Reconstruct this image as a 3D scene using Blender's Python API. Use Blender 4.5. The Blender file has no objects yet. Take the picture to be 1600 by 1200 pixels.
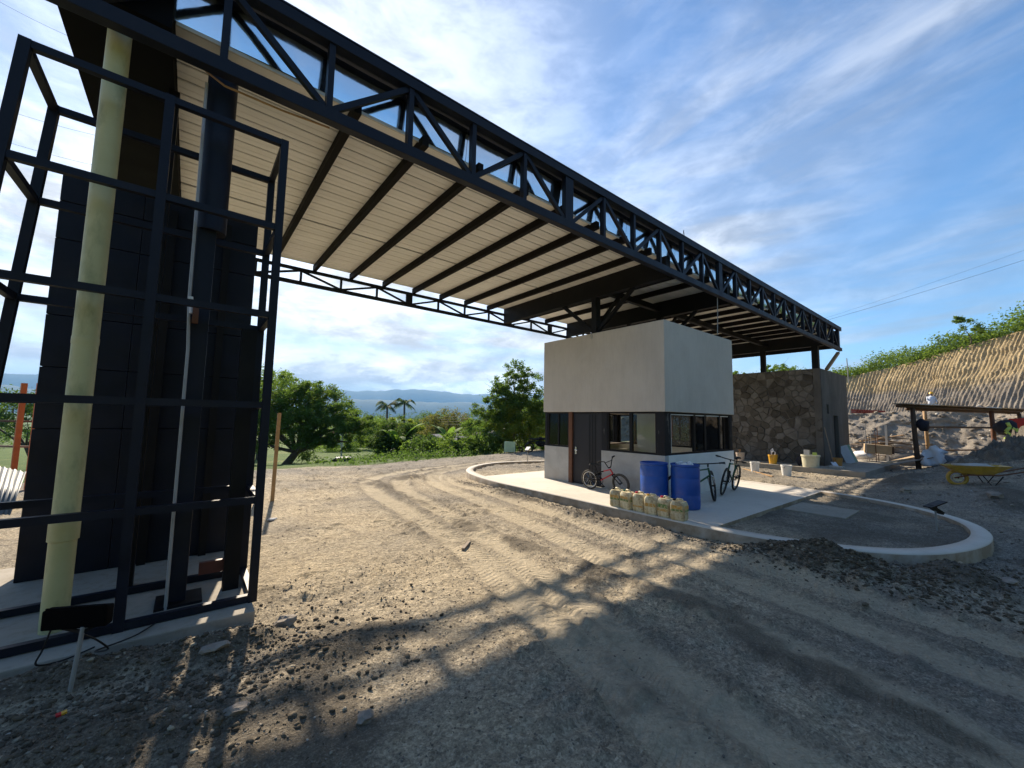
import bpy, bmesh, math, random
import numpy as np
from mathutils import Vector, Matrix, Euler
random.seed(7); RNG = np.random.default_rng(11)
S = bpy.context.scene
COL = S.collection
R = math.radians

# ------------------------------------------------------------------ camera
HC = 1.95
cam_d = bpy.data.cameras.new('camera'); cam = bpy.data.objects.new('camera', cam_d); COL.objects.link(cam)
cam_d.sensor_width = 36.0; cam_d.lens = 36.0 * 626.0 / 1600.0
cam_d.clip_start = 0.05; cam_d.clip_end = 40000
AX = Vector((0.77882845, 0.06872016, 0.62346114)); AY = Vector((-0.62698439, 0.05708728, 0.77693733)); AZ = Vector((0.01779956, -0.9960013, 0.08754766))
right = Vector((AX.x, AY.x, AZ.x)); down = Vector((AX.y, AY.y, AZ.y)); fwd = Vector((AX.z, AY.z, AZ.z))
M = Matrix((right, -down, -fwd)).transposed().to_4x4(); M.translation = Vector((0, 0, HC))
cam.matrix_world = M
S.camera = cam

# ------------------------------------------------------------------ sun and sky
SUN_DIR = Vector((0.19, 1.0, 0.693)).normalized()
SUN_EL = math.asin(SUN_DIR.z)
sun_d = bpy.data.lights.new('sun', 'SUN'); sun = bpy.data.objects.new('sun', sun_d); COL.objects.link(sun)
sun_d.energy = 5.0; sun_d.angle = R(0.8); sun_d.color = (1.0, 0.86, 0.68)
sun.rotation_euler = SUN_DIR.to_track_quat('Z', 'Y').to_euler(); sun.location = (10, 60, 60)

W = bpy.data.worlds.new('World'); S.world = W; W.use_nodes = True
nt = W.node_tree; nt.nodes.clear(); L = nt.links
def wn(t, **k):
    n = nt.nodes.new(t)
    for a, b in k.items(): setattr(n, a, b)
    return n
def wmath(op, a, b=None, clamp=False):
    n = wn('ShaderNodeMath', operation=op); n.use_clamp = clamp
    for i, v in enumerate((a, b)):
        if v is None: continue
        if isinstance(v, (int, float)): n.inputs[i].default_value = v
        else: L.new(v, n.inputs[i])
    return n.outputs[0]
def wramp(v, a, b):
    n = wn('ShaderNodeMapRange', interpolation_type='SMOOTHSTEP'); L.new(v, n.inputs[0])
    n.inputs[1].default_value = a; n.inputs[2].default_value = b
    return n.outputs[0]
sky = wn('ShaderNodeTexSky', sky_type='NISHITA'); sky.sun_disc = False
sky.sun_elevation = SUN_EL; sky.sun_rotation = math.atan2(SUN_DIR.x, SUN_DIR.y)
sky.air_density = 1.0; sky.dust_density = 0.3; sky.ozone_density = 3.0
tc = wn('ShaderNodeTexCoord'); sep = wn('ShaderNodeSeparateXYZ'); L.new(tc.outputs['Generated'], sep.inputs[0])
dx, dy, dz = sep.outputs
zc = wmath('MAXIMUM', dz, 0.0)
den = wmath('ADD', zc, 0.16)
cu = wn('ShaderNodeCombineXYZ'); L.new(wmath('DIVIDE', dx, den), cu.inputs[0]); L.new(wmath('DIVIDE', dy, den), cu.inputs[1])
def wnoise(vec, scale, detail, rough, dist=0.0, rot=0.0, sc=(1, 1, 1), loc=(0, 0, 0)):
    m = wn('ShaderNodeMapping'); L.new(vec, m.inputs[0]); m.inputs['Rotation'].default_value = (0, 0, rot); m.inputs['Scale'].default_value = sc; m.inputs['Location'].default_value = loc
    n = wn('ShaderNodeTexNoise'); L.new(m.outputs[0], n.inputs[0])
    n.inputs['Scale'].default_value = scale; n.inputs['Detail'].default_value = detail; n.inputs['Roughness'].default_value = rough; n.inputs['Distortion'].default_value = dist
    return n.outputs[0]
# streaky high cloud, one layer over the whole sky
cir = wnoise(cu.outputs[0], 1.1, 10, 0.6, 1.2, rot=R(12), sc=(2.1, 0.55, 1), loc=(3.1, 0.4, 0))
soft = wnoise(cu.outputs[0], 0.55, 5, 0.55, 0.4, loc=(1.7, 5.2, 0))
dotn = wn('ShaderNodeVectorMath', operation='DOT_PRODUCT'); L.new(tc.outputs['Generated'], dotn.inputs[0]); dotn.inputs[1].default_value = SUN_DIR
sd = wmath('MAXIMUM', dotn.outputs['Value'], 0.0)
near_sun = wmath('POWER', sd, 5.0)
cirm = wramp(wmath('ADD', wmath('MULTIPLY', cir, 0.62), wmath('MULTIPLY', soft, 0.38)), 0.40, 0.80)
veil = wramp(wmath('ADD', near_sun, wmath('MULTIPLY', soft, 0.25)), 0.22, 1.05)
cm = wmath('MAXIMUM', wmath('MULTIPLY', cirm, 0.74), wmath('MULTIPLY', veil, 0.55))
# low cumulus bank that hugs the horizon
cum = wnoise(tc.outputs['Generated'], 7.5, 8, 0.58, 0.25, sc=(1, 1, 2.6), loc=(0.4, 0.2, 0.6))
low = wmath('MULTIPLY', wramp(zc, 0.16, 0.06), wramp(cum, 0.46, 0.53))
low2 = wnoise(tc.outputs['Generated'], 3.6, 6, 0.55, 0.4, sc=(1, 1, 5.5), loc=(2.2, 0.9, 0.1))
band = wmath('MULTIPLY', wramp(zc, 0.5, 0.08), wramp(low2, 0.42, 0.62))
cm = wmath('MAXIMUM', cm, wmath('MULTIPLY', low, 0.92))
bank = wmath('MULTIPLY', wmath('MULTIPLY', wramp(zc, 0.72, 0.30), wramp(sd, 0.30, 0.74)), wmath('ADD', 0.60, wmath('MULTIPLY', wramp(low2, 0.36, 0.60), 0.40)))
cm = wmath('MAXIMUM', cm, wmath('MULTIPLY', band, 0.6))
cm = wmath('MAXIMUM', cm, wmath('MULTIPLY', bank, 1.0), clamp=True)
# cloud brightness: lit from the sun's side, with grey bellies
shade = wnoise(tc.outputs['Generated'], 5.0, 7, 0.6, 0.3, sc=(1, 1, 3.0), loc=(0.7, 0.1, 0.75))
cb = wmath('ADD', 2.25, wmath('MULTIPLY', wmath('POWER', sd, 2.0), 2.6))
shade2 = wnoise(tc.outputs['Generated'], 9.0, 9, 0.62, 0.5, sc=(1, 1, 2.4), loc=(0.3, 0.8, 0.2))
sh = wramp(wmath('ADD', wmath('MULTIPLY', shade, 0.6), wmath('MULTIPLY', shade2, 0.4)), 0.38, 0.62)
cb = wmath('MULTIPLY', cb, wmath('ADD', 0.66, wmath('MULTIPLY', sh, 0.62)))
cb = wmath('MULTIPLY', cb, wmath('ADD', 1.0, wmath('MULTIPLY', low, 0.45)))
cc = wn('ShaderNodeCombineXYZ'); L.new(wmath('MULTIPLY', cb, 0.955), cc.inputs[0]); L.new(wmath('MULTIPLY', cb, 0.985), cc.inputs[1]); L.new(wmath('MULTIPLY', cb, 1.03), cc.inputs[2])
mix = wn('ShaderNodeMix', data_type='RGBA'); L.new(cm, mix.inputs[0]); hsv = wn('ShaderNodeHueSaturation'); hsv.inputs['Saturation'].default_value = 1.22; hsv.inputs['Value'].default_value = .68; L.new(sky.outputs[0], hsv.inputs['Color']); L.new(hsv.outputs[0], mix.inputs[6]); L.new(cc.outputs[0], mix.inputs[7])
bg = wn('ShaderNodeBackground'); L.new(mix.outputs[2], bg.inputs[0]); bg.inputs[1].default_value = 0.135
wo = wn('ShaderNodeOutputWorld'); L.new(bg.outputs[0], wo.inputs[0])

S.view_settings.view_transform = 'Standard'; S.view_settings.look = 'None'; S.view_settings.gamma = 1.0
S.view_settings.use_curve_mapping = False
S.view_settings.exposure = 1.13
S.cycles.max_bounces = 8; S.cycles.diffuse_bounces = 5; S.cycles.glossy_bounces = 4; S.cycles.transparent_max_bounces = 16; S.cycles.transmission_bounces = 6
S.cycles.use_fast_gi = False; S.cycles.sample_clamp_indirect = 6.0

# ------------------------------------------------------------------ materials
MATS = {}
class NT:
    """small helper round one material's node tree"""
    def __init__(s, name):
        s.m = bpy.data.materials.new(name); s.m.use_nodes = True; s.t = s.m.node_tree; s.t.nodes.clear()
        s.out = s.n('ShaderNodeOutputMaterial'); s.b = s.n('ShaderNodeBsdfPrincipled'); s.l(s.b.outputs[0], s.out.inputs[0]); MATS[name] = s.m
        s._tc = None
    def n(s, t, **k):
        x = s.t.nodes.new(t)
        for a, b in k.items(): setattr(x, a, b)
        return x
    def l(s, a, b): s.t.links.new(a, b)
    def put(s, sock, v):
        if hasattr(v, 'is_output'): s.l(v, sock)
        elif isinstance(v, tuple) and len(v) == 3 and sock.type == 'RGBA': sock.default_value = (*v, 1)
        else: sock.default_value = v
    def tc(s, which='Object'):
        if s._tc is None: s._tc = s.n('ShaderNodeTexCoord')
        return s._tc.outputs[which]
    def pos(s):
        return s.n('ShaderNodeNewGeometry').outputs['Position']
    def noise(s, scale=5, detail=4, rough=.55, vec=None, sc=None, dist=0, rot=None):
        x = s.n('ShaderNodeTexNoise'); v = vec if vec is not None else s.tc()
        if sc is not None or rot is not None:
            mp = s.n('ShaderNodeMapping'); s.l(v, mp.inputs[0])
            if sc is not None: mp.inputs['Scale'].default_value = sc
            if rot is not None: mp.inputs['Rotation'].default_value = rot
            v = mp.outputs[0]
        s.l(v, x.inputs[0]); x.inputs['Scale'].default_value = scale; x.inputs['Detail'].default_value = detail; x.inputs['Roughness'].default_value = rough; x.inputs['Distortion'].default_value = dist
        return x.outputs[0]
    def rng(s, v, a, b, c=0, d=1):
        x = s.n('ShaderNodeMapRange'); s.put(x.inputs[0], v); x.inputs[1].default_value = a; x.inputs[2].default_value = b; x.inputs[3].default_value = c; x.inputs[4].default_value = d
        return x.outputs[0]
    def math(s, op, a, b=None, clamp=False):
        x = s.n('ShaderNodeMath', operation=op); x.use_clamp = clamp; s.put(x.inputs[0], a)
        if b is not None: s.put(x.inputs[1], b)
        return x.outputs[0]
    def mix(s, f, a, b, blend='MIX'):
        x = s.n('ShaderNodeMix', data_type='RGBA', blend_type=blend); s.put(x.inputs[0], f); s.put(x.inputs[6], a); s.put(x.inputs[7], b)
        return x.outputs[2]
    def bump(s, h, strength=.3, dist=.02):
        x = s.n('ShaderNodeBump'); x.inputs['Strength'].default_value = strength; x.inputs['Distance'].default_value = dist; s.l(h, x.inputs['Height']); s.l(x.outputs[0], s.b.inputs['Normal'])
    def attr(s, name):
        x = s.n('ShaderNodeAttribute'); x.attribute_name = name; return x.outputs['Fac']
    def rnd(s): return s.n('ShaderNodeNewGeometry').outputs['Random Per Island']
    def orand(s): return s.n('ShaderNodeObjectInfo').outputs['Random']
    def set(s, **k):
        for a, v in k.items(): s.put(s.b.inputs[a.replace('_', ' ')], v)
        return s

def simple(name, col, rough=.6, metal=0.0, var=.25, scale=6, bump=.15, bscale=None, bd=.01, dirt=None, dirt_amt=.4, spec=.5, per_obj=0.0):
    """paint, metal, plastic, wood: base colour, mottling, dirt and fine relief"""
    s = NT(name)
    n1 = s.noise(scale, 5, .6)
    c = s.mix(s.rng(n1, .3, .75), tuple(x * (1 - var) for x in col), tuple(min(1, x * (1 + var * .6)) for x in col))
    if dirt is not None:
        n2 = s.noise(scale * .45, 6, .68, dist=.4)
        c = s.mix(s.rng(n2, .5, .72, 0, dirt_amt), c, dirt)
    if per_obj:
        h = s.n('ShaderNodeHueSaturation'); s.l(c, h.inputs['Color']); s.put(h.inputs['Value'], s.rng(s.orand(), 0, 1, 1 - per_obj, 1 + per_obj)); c = h.outputs[0]
    s.set(Base_Color=c, Metallic=metal, Roughness=s.rng(n1, .2, .8, max(.03, rough - .12), min(1, rough + .12)), Specular_IOR_Level=spec)
    if bump: s.bump(s.noise(bscale or scale * 9, 4, .6), bump, bd)
    return s.m

simple('steel_blue_black', (.008, .0105, .020), .5, .0, .3, 4, .08, 60, .004, dirt=(.028, .027, .028), dirt_amt=.35, spec=.22)
simple('steel_black', (.007, .0065, .0075), .55, .0, .3, 4, .06, 60, .004, dirt=(.022, .019, .017), dirt_amt=.4, spec=.2)
simple('purlin_brown', (.009, .007, .0065), .7, .0, .3, 3, .06, 50, .004, spec=.12)
simple('lamp_black', (.002, .002, .0022), .7, 0, .2, 10, .04, spec=.06)
simple('soffit_black', (.004, .004, .005), .8, .0, .3, 3, .06, 50, .004, spec=.1)
simple('red_primer', (.10, .022, .014), .6, 0, .3, 8, .1)
simple('rust_brown', (.13, .05, .022), .75, 0, .35, 9, .2)
simple('galv', (.55, .55, .55), .4, .9, .15, 6, .05)
simple('weathered_sheet', (.15, .16, .16), .6, .3, .25, 6, .08)
simple('grey_pvc', (.33, .33, .33), .45, 0, .15, 8, .03)
simple('white_plastic', (.72, .71, .67), .45, 0, .08, 8, .04, dirt=(.35, .30, .22), dirt_amt=.5)
simple('black_plastic', (.006, .006, .007), .5, 0, .2, 10, .05, spec=.25)
simple('black_rubber', (.012, .012, .012), .75, 0, .3, 20, .2)
simple('timber', (.36, .22, .10), .75, 0, .3, 5, .2, 40, dirt=(.16, .11, .07), dirt_amt=.6, per_obj=.25)
simple('timber_grey', (.27, .21, .155), .85, 0, .35, 5, .25, 40, dirt=(.13, .11, .09), dirt_amt=.6, per_obj=.35)
simple('timber_dark', (.09, .055, .035), .85, 0, .35, 5, .25, 40)
simple('orange_timber', (.50, .13, .035), .7, 0, .25, 6, .15)
simple('plywood', (.45, .32, .18), .75, 0, .2, 4, .1)
simple('blue_drum', (.008, .07, .36), .42, 0, .22, 3, .06, 30, .006, dirt=(.10, .14, .22), dirt_amt=.55)
simple('yellow_barrow', (.48, .29, .035), .5, 0, .25, 8, .1, dirt=(.24, .17, .09), dirt_amt=.95)
simple('mortar_grey', (.42, .40, .37), .9, 0, .2, 10, .2)
simple('yellow_bucket', (.70, .36, .02), .5, 0, .2, 10, .08, dirt=(.35, .28, .18), dirt_amt=.7)
simple('orange_bucket', (.45, .22, .05), .55, 0, .2, 10, .08, dirt=(.22, .16, .1), dirt_amt=.7)
simple('cream_tub', (.56, .53, .38), .55, 0, .15, 8, .08, dirt=(.30, .26, .19), dirt_amt=.5)
simple('pink_bucket', (.50, .40, .32), .55, 0, .15, 8, .08, dirt=(.24, .2, .15), dirt_amt=.5)
simple('white_sheet', (.70, .71, .74), .7, 0, .08, 4, .1)
simple('red_cloth', (.45, .03, .02), .8, 0, .3, 9, .2)
simple('navy_cloth', (.012, .013, .025), .8, 0, .3, 9, .2)
simple('lime_cloth', (.42, .55, .12), .75, 0, .2, 9, .2)
simple('skin', (.25, .13, .08), .55, 0, .1, 12, .0)
simple('shirt_pale', (.55, .60, .70), .8, 0, .12, 14, .15)
simple('trousers_pale', (.42, .45, .50), .8, 0, .15, 14, .15)
simple('helmet_yellow', (.80, .42, .01), .35, 0, .08, 6, .0)
simple('red_paint', (.55, .03, .035), .35, 0, .2, 9, .04, dirt=(.25, .08, .05), dirt_amt=.4)
simple('green_paint', (.02, .10, .04), .35, 0, .2, 9, .04)
simple('chrome', (.6, .6, .6), .25, 1, .1, 9, .0)
simple('tyre_dusty', (.07, .062, .05), .85, 0, .35, 16, .25)
simple('roof_red', (.30, .08, .04), .8, 0, .3, 3, .3)
simple('roof_grey', (.10, .10, .10), .6, 0, .25, 2, .2)
simple('house_wall', (.42, .42, .42), .85, 0, .2, 2, .15)
simple('house_white', (.68, .67, .63), .85, 0, .12, 2, .1)
simple('window_dark', (.02, .022, .028), .15, 0, .2, 3, 0)
simple('car_white', (.70, .70, .70), .25, 0, .05, 2, 0)
simple('car_maroon', (.05, .012, .014), .25, 0, .1, 2, 0)
simple('pole_grey', (.30, .30, .29), .7, .2, .15, 3, .05)
simple('bark', (.075, .055, .04), .9, 0, .4, 6, .6, 18, .04)
simple('bark_pale', (.17, .145, .115), .9, 0, .4, 6, .5, 18, .04)
simple('cable_black', (.01, .01, .011), .6, 0, .1, 10, 0)
simple('gloss_sill', (.55, .54, .50), .5, 0, .15, 10, .05)
simple('brick_red', (.33, .07, .04), .8, 0, .3, 12, .2)
simple('tarp_grey', (.09, .10, .11), .6, 0, .3, 5, .2)
simple('pale_green', (.42, .58, .44), .6, 0, .1, 6, .0)
simple('rock', (.27, .23, .19), .9, 0, .35, 8, .5, 30, .03, per_obj=.2)

# downpipe: sun-faded yellow PVC with scuffs
s = NT('yellow_pipe'); n1 = s.noise(2.2, 5, .6); n2 = s.noise(5, 5, .7, sc=(1, 1, .35))
c = s.mix(s.rng(n1, .3, .7), (.47, .43, .20), (.58, .53, .27)); c = s.mix(s.rng(n2, .50, .70, 0, .75), c, (.27, .26, .12))
s.set(Base_Color=c, Roughness=.5); s.bump(s.noise(30, 3), .06, .004)

# roof deck: cream coated sheet
s = NT('cream_deck'); n1 = s.noise(1.4, 5, .6, sc=(.25, 1.5, 1)); c = s.mix(s.rng(n1, .3, .75), (.66, .645, .60), (.78, .765, .72)); n2 = s.noise(7, 5, .7, sc=(.1, 1, 1))
c = s.mix(s.rng(n2, .58, .8, 0, .35), c, (.40, .37, .31)); s.set(Base_Color=c, Roughness=.5)
s.bump(s.noise(3, 2, .5), .12, .02)

# bright folded sheet of the gutter
s = NT('gutter_sheet'); n1 = s.noise(2.0, 3, .5)
s.set(Base_Color=(.78, .79, .80), Metallic=1.0, Roughness=s.rng(s.noise(9, 4, .6), .3, .7, .06, .16)); s.bump(n1, .10, .05)

# booth render: vertically combed textured plaster
s = NT('booth_plaster'); n1 = s.noise(.9, 6, .6); n2 = s.noise(26, 5, .65, sc=(1, 1, .12)); n3 = s.noise(3.2, 5, .6, sc=(1, 1, .22))
c = s.mix(s.rng(n1, .3, .7), (.47, .43, .385), (.54, .50, .45)); c = s.mix(s.rng(n2, .45, .75, 0, .35), c, (.38, .345, .305)); c = s.mix(s.rng(n3, .5, .75, 0, .5), c, (.40, .365, .325)); c = s.mix(s.rng(s.noise(.6, 7, .7, dist=1.2), .5, .62, 0, .3), c, (.58, .545, .50))
s.set(Base_Color=c, Roughness=.9); s.bump(s.math('ADD', n2, s.math('MULTIPLY', s.noise(90, 3, .6), .5)), .55, .012)
# raw cement render
s = NT('cement_render'); n1 = s.noise(1.6, 7, .65, dist=.5); n2 = s.noise(8, 6, .7)
c = s.mix(s.rng(n1, .3, .72), (.32, .315, .30), (.47, .46, .44)); c = s.mix(s.rng(n2, .55, .8, 0, .5), c, (.56, .55, .52)); zz = s.n('ShaderNodeSeparateXYZ'); s.l(s.pos(), zz.inputs[0]); sp = s.math('ADD', s.rng(zz.outputs[2], .18, .62, .75, 0), s.math('MULTIPLY', s.math('SUBTRACT', s.noise(4, 6, .7), .5), 1.6), True); c = s.mix(s.math('MULTIPLY', sp, .6), c, (.27, .215, .15)); s.set(Base_Color=c, Roughness=.92); s.bump(n2, .4, .015)
s = NT('white_wall'); n1 = s.noise(1.8, 6, .6); n2 = s.noise(9, 6, .7)
c = s.mix(s.rng(n1, .3, .7), (.62, .63, .63), (.74, .74, .73)); c = s.mix(s.rng(n2, .62, .82, 0, .4), c, (.45, .44, .41)); s.set(Base_Color=c, Roughness=.85); s.bump(n2, .12, .008)
s = NT('cream_wall'); n1 = s.noise(2, 6, .6, sc=(1, 1, .4)); s.set(Base_Color=s.mix(s.rng(n1, .3, .7), (.56, .53, .45), (.68, .66, .59)), Roughness=.85)
s = NT('door_paint'); n1 = s.noise(2, 4, .5); s.set(Base_Color=s.mix(n1, (.016, .015, .018), (.026, .025, .029)), Roughness=.5, Specular_IOR_Level=.25)
s = NT('pillar_black'); n1 = s.noise(5, 6, .7, sc=(2, 2, .3)); s.set(Base_Color=s.mix(s.rng(n1, .62, .74), (.010, .010, .013), (.36, .35, .33)), Roughness=.65, Specular_IOR_Level=.25)
# glass
s = NT('glass'); s.t.nodes.remove(s.b); tr = s.n('ShaderNodeBsdfTransparent'); tr.inputs[0].default_value = (.86, .89, .88, 1); gl = s.n('ShaderNodeBsdfGlossy'); gl.inputs['Roughness'].default_value = .03
fr = s.n('ShaderNodeFresnel'); fr.inputs[0].default_value = 1.5; ms = s.n('ShaderNodeMixShader'); s.l(fr.outputs[0], ms.inputs[0]); s.l(tr.outputs[0], ms.inputs[1]); s.l(gl.outputs[0], ms.inputs[2]); s.l(ms.outputs[0], s.out.inputs[0])
# concrete slab and kerb
s = NT('concrete'); n1 = s.noise(.7, 7, .62, dist=.3); n2 = s.noise(6, 7, .7); n3 = s.noise(60, 3, .6)
c = s.mix(s.rng(n1, .3, .7), (.47, .43, .37), (.58, .54, .47)); c = s.mix(s.rng(n2, .52, .75, 0, .5), c, (.38, .335, .27)); gn = s.n('ShaderNodeNewGeometry'); sg_ = s.n('ShaderNodeSeparateXYZ'); s.l(gn.outputs['True Normal'], sg_.inputs[0])
side = s.math('MULTIPLY', s.rng(s.math('ABSOLUTE', sg_.outputs[2]), .7, .3), s.rng(s.noise(3, 5, .65), .3, .6, .45, 1))      # earth splashed on upright faces
c = s.mix(side, c, (.235, .18, .12))
s.set(Base_Color=c, Roughness=.9); s.bump(s.math('ADD', n2, s.math('MULTIPLY', n3, .5)), .3, .008)
s = NT('concrete_dusty'); n1 = s.noise(1.1, 7, .65, dist=.4); n2 = s.noise(9, 7, .7)
c = s.mix(s.rng(n1, .3, .7), (.25, .225, .18), (.35, .315, .26)); c = s.mix(s.rng(n2, .5, .7, 0, .65), c, (.20, .165, .115)); s.set(Base_Color=c, Roughness=.95); s.bump(n2, .45, .012)
# stone masonry
s = NT('stone'); n1 = s.noise(3, 7, .65); n2 = s.noise(14, 5, .7)
c = s.mix(s.rng(n1, .3, .7), (.062, .053, .043), (.125, .108, .088)); h = s.n('ShaderNodeHueSaturation'); s.l(c, h.inputs['Color']); s.put(h.inputs['Value'], s.rng(s.orand(), 0, 1, .55, 1.75)); s.put(h.inputs['Saturation'], s.rng(s.orand(), 0, 1, 1.3, .7))
c = s.mix(s.rng(n2, .62, .8, 0, .5), h.outputs[0], (.17, .155, .13)); s.set(Base_Color=c, Roughness=.92); s.bump(s.math('ADD', n1, s.math('MULTIPLY', n2, .4)), .7, .03)
s = NT('dark_plaster'); n1 = s.noise(1.5, 7, .65, sc=(1.4, 1.4, .5)); n2 = s.noise(10, 6, .7)
c = s.mix(s.rng(n1, .3, .7), (.075, .067, .058), (.14, .125, .108)); s.set(Base_Color=c, Roughness=.95); s.bump(n2, .4, .015)
# jerry can: yellowed plastic, spilt paint and labels come as stains of their own
s = NT('jerry_plastic'); v = s.tc(); n1 = s.noise(7, 6, .7, sc=(1, 1, .5)); n2 = s.noise(13, 6, .75)
c = s.mix(s.rng(n1, .35, .7), (.60, .54, .36), (.46, .36, .17)); c = s.mix(s.rng(n2, .48, .66, 0, .85), c, (.20, .125, .05)); h = s.n('ShaderNodeHueSaturation'); s.l(c, h.inputs['Color']); s.put(h.inputs['Value'], s.rng(s.orand(), 0, 1, .85, 1.2)); s.set(Base_Color=h.outputs[0], Roughness=.5); s.bump(s.noise(40, 3), .1, .004)
s = NT('label_green'); n1 = s.noise(25, 5, .7); s.set(Base_Color=s.mix(s.rng(n1, .45, .6), (.07, .17, .035), (.42, .36, .18)), Roughness=.6)
s = NT('label_orange'); n1 = s.noise(25, 5, .7); s.set(Base_Color=s.mix(s.rng(n1, .45, .6), (.48, .24, .03), (.48, .40, .2)), Roughness=.6)
# foliage
def leafmat(name, dark, light, trans=.35, warm=None):
    s = NT(name); r = s.rnd(); c = s.mix(r, dark, light)
    if warm is not None: c = s.mix(s.rng(r, .86, .97), c, warm)
    s.set(Base_Color=c, Roughness=.7, Specular_IOR_Level=.15)
    t = s.n('ShaderNodeBsdfTranslucent'); t2 = s.mix(.5, c, tuple(min(1, x * y) for x, y in zip(light, (2.1, 2.0, .9)))); s.l(t2, t.inputs[0])
    ms = s.n('ShaderNodeMixShader'); ms.inputs[0].default_value = trans; s.l(s.b.outputs[0], ms.inputs[1]); s.l(t.outputs[0], ms.inputs[2]); s.l(ms.outputs[0], s.out.inputs[0])
leafmat('leaf_rain', (.040, .085, .018), (.10, .165, .035), .45)
leafmat('leaf_dark', (.030, .068, .018), (.08, .14, .034), .42)
leafmat('leaf_mid', (.055, .115, .024), (.13, .21, .042), .48)
leafmat('leaf_yellow', (.085, .14, .024), (.21, .26, .04), .5, (.30, .25, .04))
leafmat('leaf_olive', (.065, .085, .025), (.15, .155, .045), .42, (.20, .12, .04))
leafmat('leaf_hill', (.045, .095, .02), (.13, .20, .042), .42)
leafmat('leaf_wood', (.018, .034, .014), (.045, .068, .026), .2)
leafmat('leaf_palm', (.032, .065, .025), (.07, .115, .04), .3)
leafmat('leaf_banana', (.06, .14, .025), (.12, .21, .04), .45)

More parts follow.
